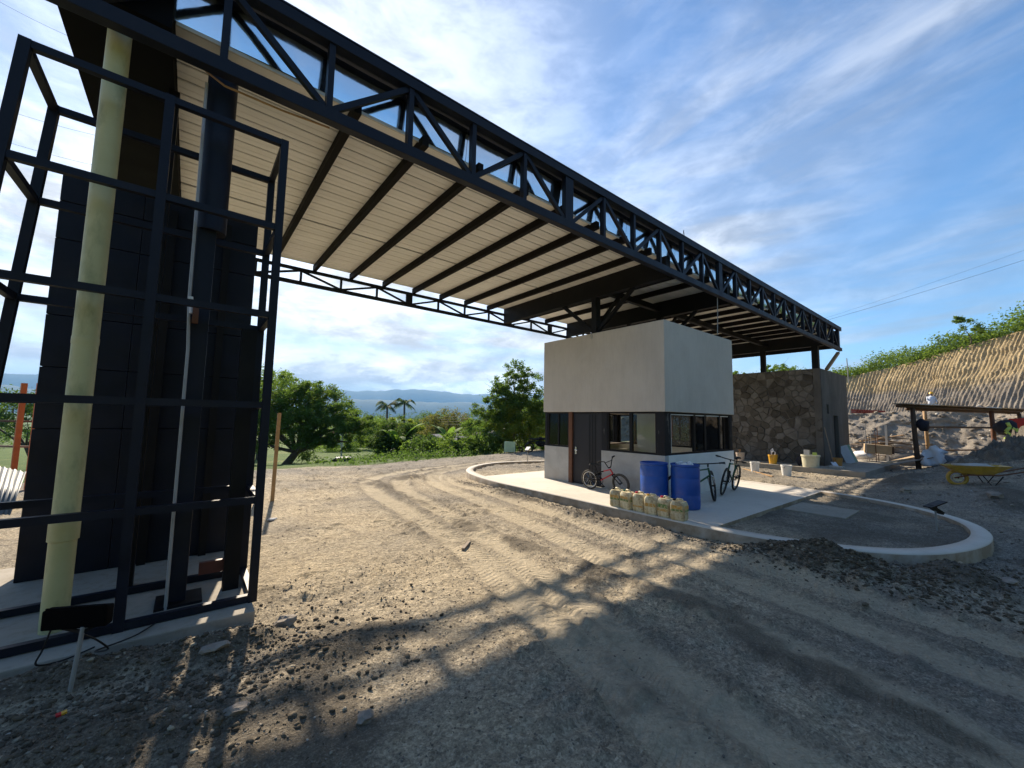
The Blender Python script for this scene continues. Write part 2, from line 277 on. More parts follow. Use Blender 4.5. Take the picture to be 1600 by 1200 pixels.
# ------------------------------------------------------------------ object helpers
ORIGIN = {}
def tag(o, label=None, cat=None, group=None, kind=None):
    if label: o['label'] = label
    if cat: o['category'] = cat
    if group: o['group'] = group
    if kind: o['kind'] = kind
    return o
def thing(name, loc, label, cat, group=None, rot=None):
    o = bpy.data.objects.new(name, None); COL.objects.link(o); o.empty_display_size = .1
    o.location = loc
    if rot: o.rotation_euler = rot
    ORIGIN[o.name] = Vector(loc) if not rot else None      # a rotated thing takes its parts in its own coordinates
    return tag(o, label, cat, group)
class MB:
    """collects shapes, builds ONE mesh object"""
    def __init__(s): s.v = []; s.f = []; s.smooth = False
    def add(s, vs, fs):
        k = len(s.v); s.v += [tuple(p) for p in vs]; s.f += [tuple(i + k for i in f) for f in fs]; return s
    def box(s, x0, x1, y0, y1, z0, z1):
        return s.add([(x0, y0, z0), (x1, y0, z0), (x1, y1, z0), (x0, y1, z0), (x0, y0, z1), (x1, y0, z1), (x1, y1, z1), (x0, y1, z1)],
                     [(0, 3, 2, 1), (4, 5, 6, 7), (0, 1, 5, 4), (1, 2, 6, 5), (2, 3, 7, 6), (3, 0, 4, 7)])
    def bar(s, p, q, w, h, up=(0, 0, 1)):
        p, q = Vector(p), Vector(q); d = (q - p).normalized(); u = Vector(up)
        if abs(d.dot(u)) > .98: u = Vector((0, 1, 0))
        sx = d.cross(u).normalized() * (w / 2); sz = sx.cross(d).normalized() * (h / 2)
        vs = [c + a * sx + b * sz for c in (p, q) for a, b in ((-1, -1), (1, -1), (1, 1), (-1, 1))]
        return s.add(vs, [(0, 1, 2, 3), (7, 6, 5, 4), (0, 4, 5, 1), (1, 5, 6, 2), (2, 6, 7, 3), (3, 7, 4, 0)])
    def tube(s, pts, rad, n=8, cap=True, closed=False):
        pts = [Vector(p) for p in pts]; rs = rad if isinstance(rad, (list, tuple)) else [rad] * len(pts)
        k0 = len(s.v); m = len(pts); prev = None
        for i, p in enumerate(pts):
            if closed: d = pts[(i + 1) % m] - pts[i - 1]
            else: d = pts[min(i + 1, m - 1)] - pts[max(i - 1, 0)]
            d.normalize(); u = prev if prev is not None else (Vector((0, 0, 1)) if abs(d.z) < .9 else Vector((1, 0, 0)))
            a = d.cross(u)
            if a.length < 1e-5: a = d.orthogonal()
            a.normalize(); b = a.cross(d).normalized(); prev = b
            for j in range(n):
                t = 2 * math.pi * j / n; s.v.append(tuple(p + (a * math.cos(t) + b * math.sin(t)) * rs[i]))
        for i in range(m if closed else m - 1):
            i2 = (i + 1) % m
            for j in range(n):
                j2 = (j + 1) % n; s.f.append((k0 + i * n + j, k0 + i * n + j2, k0 + i2 * n + j2, k0 + i2 * n + j))
        if cap and not closed:
            s.f.append(tuple(k0 + j for j in range(n))[::-1]); s.f.append(tuple(k0 + (m - 1) * n + j for j in range(n)))
        return s
    def lathe(s, c, prof, n=20, capb=True, capt=True):
        c = Vector(c); k0 = len(s.v)
        for r, z in prof:
            for j in range(n):
                t = 2 * math.pi * j / n; s.v.append((c.x + r * math.cos(t), c.y + r * math.sin(t), c.z + z))
        for i in range(len(prof) - 1):
            for j in range(n):
                j2 = (j + 1) % n; s.f.append((k0 + i * n + j, k0 + i * n + j2, k0 + (i + 1) * n + j2, k0 + (i + 1) * n + j))
        if capb: s.f.append(tuple(k0 + j for j in range(n))[::-1])
        if capt: s.f.append(tuple(k0 + (len(prof) - 1) * n + j for j in range(n)))
        return s
    def prism(s, poly, z0, z1):
        n = len(poly); k = len(s.v)
        s.v += [(p[0], p[1], z0) for p in poly] + [(p[0], p[1], z1) for p in poly]
        s.f.append(tuple(range(k + n - 1, k - 1, -1))); s.f.append(tuple(range(k + n, k + 2 * n)))
        for i in range(n):
            j = (i + 1) % n; s.f.append((k + i, k + j, k + n + j, k + n + i))
        return s
    def blob(s, c, r, n=1, seed=0, flat=1.0):
        rr = random.Random(seed); bm = bmesh.new(); bmesh.ops.create_icosphere(bm, subdivisions=n, radius=1)
        vs = []
        for v in bm.verts:
            k = 1 + rr.uniform(-.28, .22); vs.append((c[0] + v.co.x * r[0] * k, c[1] + v.co.y * r[1] * k, c[2] + v.co.z * r[2] * k * flat))
        fs = [[v.index for v in f.verts] for f in bm.faces]; bm.free(); return s.add(vs, fs)
    def build(s, name, mat, parent=None, smooth=False, bevel=0.0, kind=None):
        off = Vector((0, 0, 0)); root = parent
        if parent is not None:
            while root.parent is not None: root = root.parent
            if ORIGIN.get(root.name) is not None: off = ORIGIN[root.name]
        me = bpy.data.meshes.new(name); me.from_pydata([(p[0] - off.x, p[1] - off.y, p[2] - off.z) for p in s.v], [], s.f); me.update()
        if bevel:
            bm = bmesh.new(); bm.from_mesh(me); bmesh.ops.bevel(bm, geom=bm.edges[:], offset=bevel, segments=2, affect='EDGES', profile=.6); bm.to_mesh(me); bm.free()
        me.materials.append(MATS[mat])
        if smooth: me.polygons.foreach_set('use_smooth', [True] * len(me.polygons)); 
        o = bpy.data.objects.new(name, me); COL.objects.link(o); o.parent = parent
        if smooth and smooth == 'auto':
            try: me.set_sharp_from_angle(angle=R(40))
            except Exception: pass
        if kind: o['kind'] = kind
        return o
def mesh_np(name, V, F, mat, parent=None, smooth=False, attrs=None):
    me = bpy.data.meshes.new(name); V = np.asarray(V, np.float32); F = np.asarray(F, np.int32); n, k = F.shape
    me.vertices.add(len(V)); me.vertices.foreach_set('co', V.ravel()); me.loops.add(n * k); me.loops.foreach_set('vertex_index', F.ravel())
    me.polygons.add(n); me.polygons.foreach_set('loop_start', np.arange(n, dtype=np.int32) * k); me.polygons.foreach_set('loop_total', np.full(n, k, np.int32))
    if smooth: me.polygons.foreach_set('use_smooth', np.ones(n, bool))
    me.update(calc_edges=True); me.validate()
    if attrs:
        for an, a in attrs.items():
            at = me.attributes.new(an, 'FLOAT', 'POINT'); at.data.foreach_set('value', np.asarray(a, np.float32).ravel())
    me.materials.append(MATS[mat]); o = bpy.data.objects.new(name, me); COL.objects.link(o); o.parent = parent
    return o
def clone(o, parent=None):
    c = o.copy(); COL.objects.link(c); c.parent = parent
    for ch in o.children: clone(ch, c)
    return c
def P(px, py, d):
    """a point in the place: direction as surveyed from the photograph, d metres deep"""
    v = Vector(((px - 800) / 626, (py - 600) / 626, 1.0)); return Vector((AX.dot(v) * d, AY.dot(v) * d, HC + AZ.dot(v) * d))

# ------------------------------------------------------------------ numpy noise
def _h(ix, iy, seed):
    n = (ix.astype(np.int64) * 374761393 + iy.astype(np.int64) * 668265263 + seed * 982451653) & 0x7fffffff
    n = ((n ^ (n >> 13)) * 1274126177) & 0x7fffffff
    return ((n ^ (n >> 16)) & 0xffff) / 65535.0
def vnoise(x, y, seed=0):
    x = np.asarray(x, float); y = np.asarray(y, float); ix = np.floor(x); iy = np.floor(y); fx = x - ix; fy = y - iy
    fx = fx * fx * (3 - 2 * fx); fy = fy * fy * (3 - 2 * fy)
    a = _h(ix, iy, seed); b = _h(ix + 1, iy, seed); c = _h(ix, iy + 1, seed); d = _h(ix + 1, iy + 1, seed)
    return (a * (1 - fx) + b * fx) * (1 - fy) + (c * (1 - fx) + d * fx) * fy
def fbm(x, y, oct=4, seed=0, gain=.5):
    s = 0; a = 1; t = 0
    for i in range(oct): s = s + a * vnoise(x * 2 ** i, y * 2 ** i, seed + i * 17); t += a; a *= gain
    return s / t
def sst(v, a, b): t = np.clip((v - a) / (b - a), 0, 1); return t * t * (3 - 2 * t)
def polyd(x, y, pts):
    """distance to a polyline, signed side, and length along it"""
    best = np.full(np.shape(x), 1e9); side = np.zeros(np.shape(x)); along = np.zeros(np.shape(x)); acc = 0
    for (x0, y0), (x1, y1) in zip(pts[:-1], pts[1:]):
        ex, ey = x1 - x0, y1 - y0; l = math.hypot(ex, ey); t = np.clip(((x - x0) * ex + (y - y0) * ey) / (l * l), 0, 1)
        qx, qy = x - (x0 + t * ex), y - (y0 + t * ey); d = np.hypot(qx, qy); m = d < best
        best = np.where(m, d, best); side = np.where(m, np.sign(ex * qy - ey * qx), side); along = np.where(m, acc + t * l, along); acc += l
    return best, side, along
def smooth_poly(pts, k=6, closed=False):
    """Catmull-Rom through the points"""
    n = len(pts); out = []
    for i in range(n if closed else n - 1):
        g = lambda j: np.array(pts[j % n] if closed else pts[min(max(j, 0), n - 1)], float)
        p0, p1, p2, p3 = g(i - 1), g(i), g(i + 1), g(i + 2)
        for t in np.arange(k) / k: out.append(tuple(.5 * (2 * p1 + (p2 - p0) * t + (2 * p0 - 5 * p1 + 4 * p2 - p3) * t * t + (3 * p1 - p0 - 3 * p2 + p3) * t ** 3)))
    if not closed: out.append(tuple(pts[-1]))
    return out
def inside(x, y, poly):
    c = np.zeros(np.shape(x), bool); n = len(poly)
    for i in range(n):
        x0, y0 = poly[i]; x1, y1 = poly[(i + 1) % n]
        if y0 == y1: continue
        m = ((y0 > y) != (y1 > y)) & (x < (x1 - x0) * (y - y0) / (y1 - y0) + x0); c ^= m
    return c
def offset_poly(poly, d):
    n = len(poly); out = []
    for i in range(n):
        a = Vector(poly[i - 1]); b = Vector(poly[(i + 1) % n]); t = (b - a).normalized(); out.append((poly[i][0] - t.y * d, poly[i][1] + t.x * d))
    return out

# ------------------------------------------------------------------ ground
ISLAND = smooth_poly([(6.93, 9.6), (6.93, 7.3), (6.94, 5.2), (6.96, 3.7), (7.08, 2.6), (7.5, 1.55), (8.2, .82), (9.3, .40), (10.4, .30), (11.4, .5), (12.3, 1.05), (13.05, 2.0), (13.45, 3.3), (13.62, 5.5), (13.65, 8.5), (13.45, 11.0), (12.5, 12.65), (10.9, 13.3), (9.5, 13.3), (8.2, 12.6), (7.35, 11.45)], 5, True)
TRK = [smooth_poly(t, 5) for t in (
    [(2.0, -2.5), (2.25, .4), (2.45, 1.4), (2.85, 2.8), (3.28, 4.6), (3.65, 7.6), (3.9, 10.6), (4.8, 12.9), (7.6, 14.4), (12, 15.2)],
    [(2.7, -2.5), (2.85, .6), (3.05, 1.9), (3.45, 3.4), (3.9, 5.4), (4.3, 8.2), (4.7, 10.6), (5.7, 12.6), (8.0, 13.95), (12, 14.6)],
    [(3.7, -3), (3.85, -.2), (4.2, 1.0), (4.55, 2.9), (5.05, 5.2), (5.5, 8.2), (5.9, 10.8), (7.0, 12.9), (9, 14.0)],
    [(4.7, -3), (4.9, -.6), (5.2, 1.0), (5.6, 3.0), (6.0, 5.2), (6.25, 8.0), (6.3, 10.5), (6.9, 12.6)],
    [(6.0, -5), (5.8, -2.0), (5.9, 0), (6.2, 2.0), (6.4, 3.8)])]
def terrain(x, y):
    """lie of the land without the fine relief"""
    x = np.asarray(x, float); y = np.asarray(y, float)
    edge = 16.6 + .28 * np.clip(x - 9, 0, 30) + 1.2 * (vnoise(x * .2, y * .2, 5) - .5)
    d = np.clip(y - edge, 0, None)
    z = -.092 * np.minimum(d, 26) - .022 * np.clip(d - 26, 0, 400)
    z = z - .9 * np.exp(-((y - 34 - .12 * x) / 2.6) ** 2) * sst(x, -8, 0) * sst(x, 30, 20)      # a road runs in a dip below the site
    z = z + .32 * sst(x, 12.5, 18) * sst(y, 3.6, .8) * sst(y, -14, -6)
    z = z + sst(-y, 8, 26) * (9.5 + 4 * fbm(x * .05, y * .05, 3, 8)) * sst(x, -90, -60) * sst(y, -200, -80)   # unseen wooded rise behind the viewer, height shaped to limit light from that side
    z = z - .10 * np.clip(-3.5 - x, 0, 60) * sst(y, -4, 8) * .8
    return z
RIDGE = [None]
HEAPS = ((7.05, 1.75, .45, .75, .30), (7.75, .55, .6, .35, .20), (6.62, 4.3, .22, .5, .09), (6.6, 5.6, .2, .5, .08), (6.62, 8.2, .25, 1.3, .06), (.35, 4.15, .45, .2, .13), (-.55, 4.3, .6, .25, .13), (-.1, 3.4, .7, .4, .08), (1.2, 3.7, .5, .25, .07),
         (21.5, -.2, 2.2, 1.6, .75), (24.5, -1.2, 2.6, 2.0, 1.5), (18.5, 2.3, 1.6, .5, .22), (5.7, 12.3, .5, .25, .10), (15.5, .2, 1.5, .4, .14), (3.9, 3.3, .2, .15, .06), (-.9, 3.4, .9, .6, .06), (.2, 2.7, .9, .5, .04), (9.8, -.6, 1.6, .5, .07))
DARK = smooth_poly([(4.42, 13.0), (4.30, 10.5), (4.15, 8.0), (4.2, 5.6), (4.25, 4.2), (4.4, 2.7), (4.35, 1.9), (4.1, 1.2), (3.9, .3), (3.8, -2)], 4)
def umber_earth(x, y):  # darker brown over every heap and along a strip between the tracks
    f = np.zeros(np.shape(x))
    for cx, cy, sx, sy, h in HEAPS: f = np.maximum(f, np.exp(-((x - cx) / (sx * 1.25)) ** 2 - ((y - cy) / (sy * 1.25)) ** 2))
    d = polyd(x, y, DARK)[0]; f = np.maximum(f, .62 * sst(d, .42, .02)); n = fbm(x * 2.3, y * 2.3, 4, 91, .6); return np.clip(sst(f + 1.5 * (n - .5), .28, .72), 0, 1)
def ground_z(x, y, fine=True):
    x = np.asarray(x, float); y = np.asarray(y, float); z = terrain(x, y)
    nearm = sst(np.hypot(x - 5, y - 5), 60, 25)
    z = z + nearm * (.10 * (fbm(x * .45, y * .45, 4, 1) - .5))
    loose = np.clip(fbm(x * .8, y * .8, 3, 21) * 1.6 - .35, 0.15, 1)
    z = z + nearm * loose * (.075 * (fbm(x * 2.6, y * 2.6, 4, 3, .6) - .5) + .085 * (fbm(x * 9, y * 9, 2, 4, .7) - .5))
    lump = fbm(x * 6.3, y * 6.3, 3, 24, .6); z = z + nearm * .07 * np.clip(lump - .56, 0, 1) / .2 * np.clip(loose * 1.3, 0, 1) * .6
    tm = np.zeros(np.shape(x)); ts = np.zeros(np.shape(x)); td = np.zeros(np.shape(x))
    nr = (np.abs(x - 5) < 9) & (np.abs(y - 6) < 12)
    if np.any(nr):
        xx, yy = x[nr] if np.ndim(x) else x, y[nr] if np.ndim(y) else y
        m = np.zeros(np.shape(xx)); a = np.zeros(np.shape(xx)); dd = np.zeros(np.shape(xx)); dz = np.zeros(np.shape(xx)); rg = np.zeros(np.shape(xx))
        for i, t in enumerate(TRK):
            d, sd, al = polyd(xx, yy, t); w = .17 + .05 * vnoise(al * .7, al * 0 + i, 31)
            k = sst(d, w + .09, w - .05) * (.65 + .35 * vnoise(al * .5, al * 0, 40 + i))
            ridge = np.exp(-((d - w - .12) / .07) ** 2) * (.3 + .9 * vnoise(al * 2.5, d * 6, 60 + i))
            dz = dz - .016 * k + .026 * ridge
            rg = np.maximum(rg, ridge); u = k > m; a = np.where(u, al, a); dd = np.where(u, d * sd, dd); m = np.maximum(m, k)
        tread = 0
        if np.ndim(x):
            z[nr] += dz + tread - m * .35 * (z[nr] - terrain(xx, yy)); tm[nr] = m; ts[nr] = a; td[nr] = dd; RIDGE[0] = (nr, rg)
        else:
            z = z + dz; tm = m
    # spoil heaps left along the kerb and by the tower pad
    for cx, cy, sx, sy, h in HEAPS:
        z = z + h * np.exp(-((x - cx) / sx) ** 2 - ((y - cy) / sy) ** 2) * (.55 + .9 * fbm(x * 4.5, y * 4.5, 3, 9, .65))
    if np.ndim(x): nd = (np.abs(x - 4.2) < .7) & (y > -2) & (y < 13); z[nd] += .05 * sst(polyd(x[nd], y[nd], DARK)[0], .34, .06) * fbm(x[nd] * 6, y[nd] * 6, 3, 92, .6)
    ins = inside(x, y, ISLAND); z = np.where(ins, np.minimum(z, .03), z)
    pad = (x < .66) & (x > -6) & (y > 4.58) & (y < 7.6); z = np.where(pad, np.minimum(z, .02), z)
    sl = (x > 19.85) & (x < 27.3) & (y > 3.5); z = np.where(sl, np.minimum(z, .02), z)
    return z, tm, ts, td
def axis(f0, f1, step, m0, m1, step2, far):
    a = list(np.arange(f0, f1, step)); b = list(np.arange(f1, m1, step2)); lo = []; v = f0; st = step
    while v > -far: st *= 1.13; v -= st; lo.append(v)
    hi = []; v = b[-1]; st = step2
    while v < far: st *= 1.10; v += st; hi.append(v)
    return np.array(lo[::-1] + a + b + hi)
xs = axis(-2.2, 9.0, .040, 0, 22, .085, 11000); ys = axis(-.4, 8.0, .040, 0, 18, .075, 11000)
GX, GY = np.meshgrid(xs, ys); GZ, TM, TS, TD = ground_z(GX, GY)
RG = np.zeros(GX.shape); RG[RIDGE[0][0]] = np.clip(RIDGE[0][1], 0, 1); nx, ny = len(xs), len(ys); idx = np.arange(nx * ny).reshape(ny, nx)
Fq = np.stack([idx[:-1, :-1], idx[:-1, 1:], idx[1:, 1:], idx[1:, :-1]], -1).reshape(-1, 4)
edge = 16.6 + .28 * np.clip(GX - 9, 0, 30)
grass = sst(GY - edge + 6 * (fbm(GX * .35, GY * .35, 4, 44) - .5), .2, 2.6); grass = np.maximum(grass, sst(-GY, 8, 12)); grass = np.maximum(grass, sst(-GX, 6, 14) * sst(GY, 8, 12))

s = NT('dirt'); v = s.pos(); tmk = s.attr('track'); gr = s.attr('grass'); ta = s.attr('along'); tdn = s.attr('across')
big = s.noise(.35, 6, .6, v, dist=.4); mid = s.noise(1.7, 7, .66, v, dist=.3); sm = s.noise(13, 6, .7, v); fi = s.noise(75, 4, .7, v)
tan_ = s.mix(s.rng(mid, .3, .72), (.44, .36, .243), (.57, .48, .335)); grey = s.mix(s.rng(mid, .3, .72), (.19, .172, .142), (.30, .27, .222))
sepn = s.n('ShaderNodeSeparateXYZ'); s.l(v, sepn.inputs[0])
zone = s.math('ADD', s.rng(sepn.outputs[0], 4.2, 8.5, 0, .75), s.rng(sepn.outputs[1], 11.5, 15.5, 0, .8))      # the greyer spoil lies to the right and along the back edge
zone = s.math('ADD', zone, s.rng(sepn.outputs[1], 2.6, .8, 0, .45))
c = s.mix(s.math('ADD', s.rng(big, .40, .64, 0, .8), s.math('MULTIPLY', zone, .55), True), tan_, grey)
c = s.mix(s.rng(sm, .50, .70, 0, .7), c, (.15, .128, .10)); c = s.mix(s.rng(fi, .55, .68, 0, .75), c, (.50, .445, .36)); c = s.mix(s.rng(s.noise(38, 5, .72, v), .56, .70, 0, .5), c, (.12, .10, .083))
patch = s.noise(2.6, 5, .7, v, sc=(1.6, .5, 1), rot=(0, 0, -.25)); c = s.mix(s.rng(patch, .54, .70, 0, .5), c, (.17, .148, .12))
for vs_, lo_, hi_ in ((34, .74, 1.26), (85, .70, 1.30)):
    vo = s.n('ShaderNodeTexVoronoi'); s.l(v, vo.inputs['Vector']); vo.inputs['Scale'].default_value = vs_; hs = s.n('ShaderNodeHueSaturation'); s.l(c, hs.inputs['Color']); sc_ = s.n('ShaderNodeSeparateColor'); s.l(vo.outputs['Color'], sc_.inputs[0]); s.put(hs.inputs['Value'], s.rng(sc_.outputs[0], 0, 1, lo_, hi_)); c = hs.outputs[0]
c = s.mix(s.math('MULTIPLY', tmk, s.rng(sm, .3, .7, .85, .45)), c, (.57, .485, .345)); ridge = s.attr('ridge'); c = s.mix(s.math('MULTIPLY', ridge, s.rng(mid, .35, .65, .1, .7)), c, (.16, .138, .11))
fr = s.attr('umber'); c = s.mix(s.math('MULTIPLY', fr, s.rng(fi, .35, .7, .9, .45)), c, (.105, .09, .07))
gcol = s.mix(s.rng(s.noise(.9, 6, .65, v), .3, .7), (.04, .08, .016), (.10, .15, .034)); gcol = s.mix(s.rng(s.noise(.25, 5, .6, v), .55, .75, 0, .7), gcol, (.20, .19, .07)); c = s.mix(gr, c, gcol)
wv = s.math('SINE', s.math('MULTIPLY', s.math('ADD', ta, s.math('MULTIPLY', s.math('ABSOLUTE', tdn), .6)), 2 * math.pi / .085))
wv = s.rng(wv, -.25, .25, -1, 1)
hgt = s.math('ADD', s.math('MULTIPLY', sm, 1.0), s.math('ADD', s.math('MULTIPLY', fi, .45), s.math('MULTIPLY', s.math('MULTIPLY', wv, s.math('MULTIPLY', tmk, s.rng(patch, .40, .56, 1, .05))), .24)))
s.set(Base_Color=c, Roughness=.96, Specular_IOR_Level=.15); s.bump(hgt, 1.0, .06)
ground = mesh_np('ground', np.stack([GX, GY, GZ], -1).reshape(-1, 3), Fq, 'dirt', None, True, dict(track=TM, along=TS, across=TD, grass=grass, ridge=RG, umber=umber_earth(GX, GY))); tag(ground, kind='structure')
def gz(x, y): return float(ground_z(np.array([x]), np.array([y]))[0][0])
def tz(x, y): return float(terrain(np.array([x]), np.array([y]))[0])

# loose clods and gravel: nobody could count them
ico = bmesh.new(); bmesh.ops.create_icosphere(ico, subdivisions=1, radius=1); IV = np.array([v.co[:] for v in ico.verts]); IF = np.array([[v.index for v in f.verts] for f in ico.faces]); ico.free()
def scatter(name, pts, rad, mat, label, cat):
    n = len(pts); jit = 1 + RNG.uniform(-.5, .35, (n, len(IV), 1)); sc = np.stack([rad * RNG.uniform(.8, 1.5, n), rad * RNG.uniform(.7, 1.2, n), rad * RNG.uniform(.5, .85, n)], -1)[:, None, :]
    V = IV[None] * jit * sc; a = RNG.uniform(0, 6.28, n); ca, sa = np.cos(a)[:, None], np.sin(a)[:, None]
    V = np.stack([V[..., 0] * ca - V[..., 1] * sa, V[..., 0] * sa + V[..., 1] * ca, V[..., 2]], -1) + pts[:, None, :]
    Fa = (IF[None] + (np.arange(n) * len(IV))[:, None, None]).reshape(-1, 3)
    o = mesh_np(name, V.reshape(-1, 3), Fa, mat); tag(o, label, cat, kind='stuff'); return o
s = NT('clod'); r = s.rnd(); c = s.mix(r, (.12, .105, .088), (.30, .26, .205)); c = s.mix(s.rng(r, .93, .97), c, (.42, .39, .34)); s.set(Base_Color=c, Roughness=.95, Specular_IOR_Level=.15); s.bump(s.noise(40, 4, .7), .5, .02)
def clod_pts(n, fn, smin, smax, power=2.5):
    x, y = fn(n); keep = ~inside(x, y, ISLAND) & ~((x < .64) & (y > 4.55) & (y < 7.6)) & ~((x > 19.8) & (y > 3.5)); x, y = x[keep], y[keep]
    r = smin + (smax - smin) * RNG.random(len(x)) ** power; z, tm, _, _ = ground_z(x, y); k = RNG.random(len(x)) > tm * .9; x, y, z, r = x[k], y[k], z[k], r[k]
    return np.stack([x, y, z + r * .15], -1), r
sets = [clod_pts(22000, lambda n: (RNG.uniform(-1.0, 7, n), RNG.uniform(-.3, 5.5, n)), .0025, .011, 3.0),
        clod_pts(3500, lambda n: (RNG.uniform(-1, 7, n), RNG.uniform(4, 17, n)), .003, .016, 4),
        clod_pts(7000, lambda n: (RNG.normal(-.05, .85, n), RNG.normal(3.75, .5, n)), .003, .026, 4.5),
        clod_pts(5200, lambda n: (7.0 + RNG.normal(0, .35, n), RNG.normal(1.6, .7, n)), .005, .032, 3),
        clod_pts(1800, lambda n: (RNG.normal(6.62, .13, n), RNG.uniform(2.5, 11, n)), .004, .024, 2.5),
        clod_pts(2500, lambda n: (RNG.uniform(8, 26, n), RNG.uniform(-3, 3.4, n)), .006, .045, 3.5),
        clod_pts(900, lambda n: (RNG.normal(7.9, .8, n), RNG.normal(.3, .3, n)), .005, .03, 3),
        clod_pts(1500, lambda n: (RNG.uniform(13.8, 20, n), RNG.uniform(3, 10, n)), .005, .03, 3)]
A_ = [k for k in range(len(sets)) if k not in (2, 3, 6)]; D_ = (2, 3, 6)
scatter('loose_clods', np.concatenate([sets[k][0] for k in A_]), np.concatenate([sets[k][1] for k in A_]), 'clod', 'loose clods and gravel strewn over the bare earth', 'gravel')
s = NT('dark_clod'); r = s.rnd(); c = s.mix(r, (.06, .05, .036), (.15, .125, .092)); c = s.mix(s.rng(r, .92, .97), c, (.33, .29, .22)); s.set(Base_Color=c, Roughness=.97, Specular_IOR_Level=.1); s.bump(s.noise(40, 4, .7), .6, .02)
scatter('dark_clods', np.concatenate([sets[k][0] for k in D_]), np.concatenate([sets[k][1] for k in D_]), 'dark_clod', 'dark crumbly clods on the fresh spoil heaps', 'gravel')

# single stones that stand out
def rock(x, y, r, label, seed, mat='rock', flat=.75, lift=.35):
    m = MB(); z = gz(x, y); m.blob((x, y, z + r[2] * lift), r, 2, seed, flat); o = m.build('rock', mat); tag(o, label, 'rock', 'single stones lying on the bare earth'); return o
rock(.82, 4.27, (.085, .065, .075), 'pale angular stone on lit earth beside the tower pad corner', 3)
rock(.28, 4.02, (.10, .055, .04), 'flat tan stone at the edge of the spoil heap below the pad', 4)
rock(.36, 3.2, (.075, .05, .04), 'flat stone in the dark foreground left of centre', 8)
rock(1.02, 2.72, (.06, .05, .045), 'small grey stone in the shaded foreground near the bottom edge', 9)
rock(8.0, .12, (.10, .08, .06), 'pale stone below the rounded end of the kerb', 12)
rock(15.6, 1.95, (.17, .13, .12), 'dark brown clump of earth beyond the rounded kerb end', 14, 'clod')
rock(15.2, .35, (.16, .14, .12), 'dark stone on the ground right of the stake lamp', 15)

# ------------------------------------------------------------------ traffic island
inner = offset_poly(ISLAND, .24)
def ring(name, outer, inn, z0, z1, zi, mat):
    n = len(outer); o2 = offset_poly(outer, .02); V = []; F = []
    for i in range(n):
        V += [(*outer[i], z0), (*outer[i], z1 - .02), (*o2[i], z1), (*inn[i], z1), (*inn[i], zi)]
    for i in range(n):
        j = (i + 1) % n
        for k in range(4): F.append((i * 5 + k, j * 5 + k, j * 5 + k + 1, i * 5 + k + 1))
    return mesh_np(name, V, F, mat)
kerb = ring('kerb', ISLAND, inner, -.15, .183, .0, 'concrete'); tag(kerb, kind='structure')
slab_poly = [p for p in inner if 3.28 < p[1] < 10.35]
lo = [p for p in slab_poly if p[0] < 10]; hi = [p for p in slab_poly if p[0] > 10]
slab_poly = sorted(lo, key=lambda p: p[1]) ; slab_poly = [(slab_poly[0][0], 3.28)] + slab_poly + [(slab_poly[-1][0] + .03, 10.35)]
hi = sorted(hi, key=lambda p: -p[1]); slab_poly += [(hi[0][0], 10.35)] + hi + [(hi[-1][0], 3.28)]
slab = MB().prism(slab_poly, -.1, .179).build('island_slab', 'concrete'); tag(slab, kind='structure')
# planting beds of bare soil inside the kerb
def bed(name, cond):
    gx = np.arange(6.9, 13.9, .07); gy = np.arange(.1, 13.6, .07); X, Y = np.meshgrid(gx, gy); Z = .11 + .06 * (fbm(X * 2.2, Y * 2.2, 4, 12) - .5) + .075 * (fbm(X * 6, Y * 6, 3, 13, .65) - .5)
    ii = np.arange(X.size).reshape(X.shape); ins = inside(X, Y, offset_poly(ISLAND, .12)) & cond(Y)
    k = ins[:-1, :-1] & ins[1:, :-1] & ins[:-1, 1:] & ins[1:, 1:]
    F = np.stack([ii[:-1, :-1], ii[:-1, 1:], ii[1:, 1:], ii[1:, :-1]], -1)[k]; z0 = np.zeros(X.size)
    o = mesh_np(name, np.stack([X, Y, Z], -1).reshape(-1, 3), F, 'dirt', None, True, dict(track=z0, along=z0, across=z0, grass=z0, ridge=z0, umber=np.clip(fbm(X * 1.5, Y * 1.5, 4, 15).ravel() * 2.2 - .6, 0, .8) * (Y.ravel() < 5))); tag(o, kind='structure'); return o
bed('planting_bed', lambda y: y < 3.34); bed('planting_bed', lambda y: y > 10.3)
pl = MB().box(10.15, 11.35, 2.15, 3.2, .02, .132).build('concrete_patch', 'concrete_dusty'); tag(pl, kind='structure')

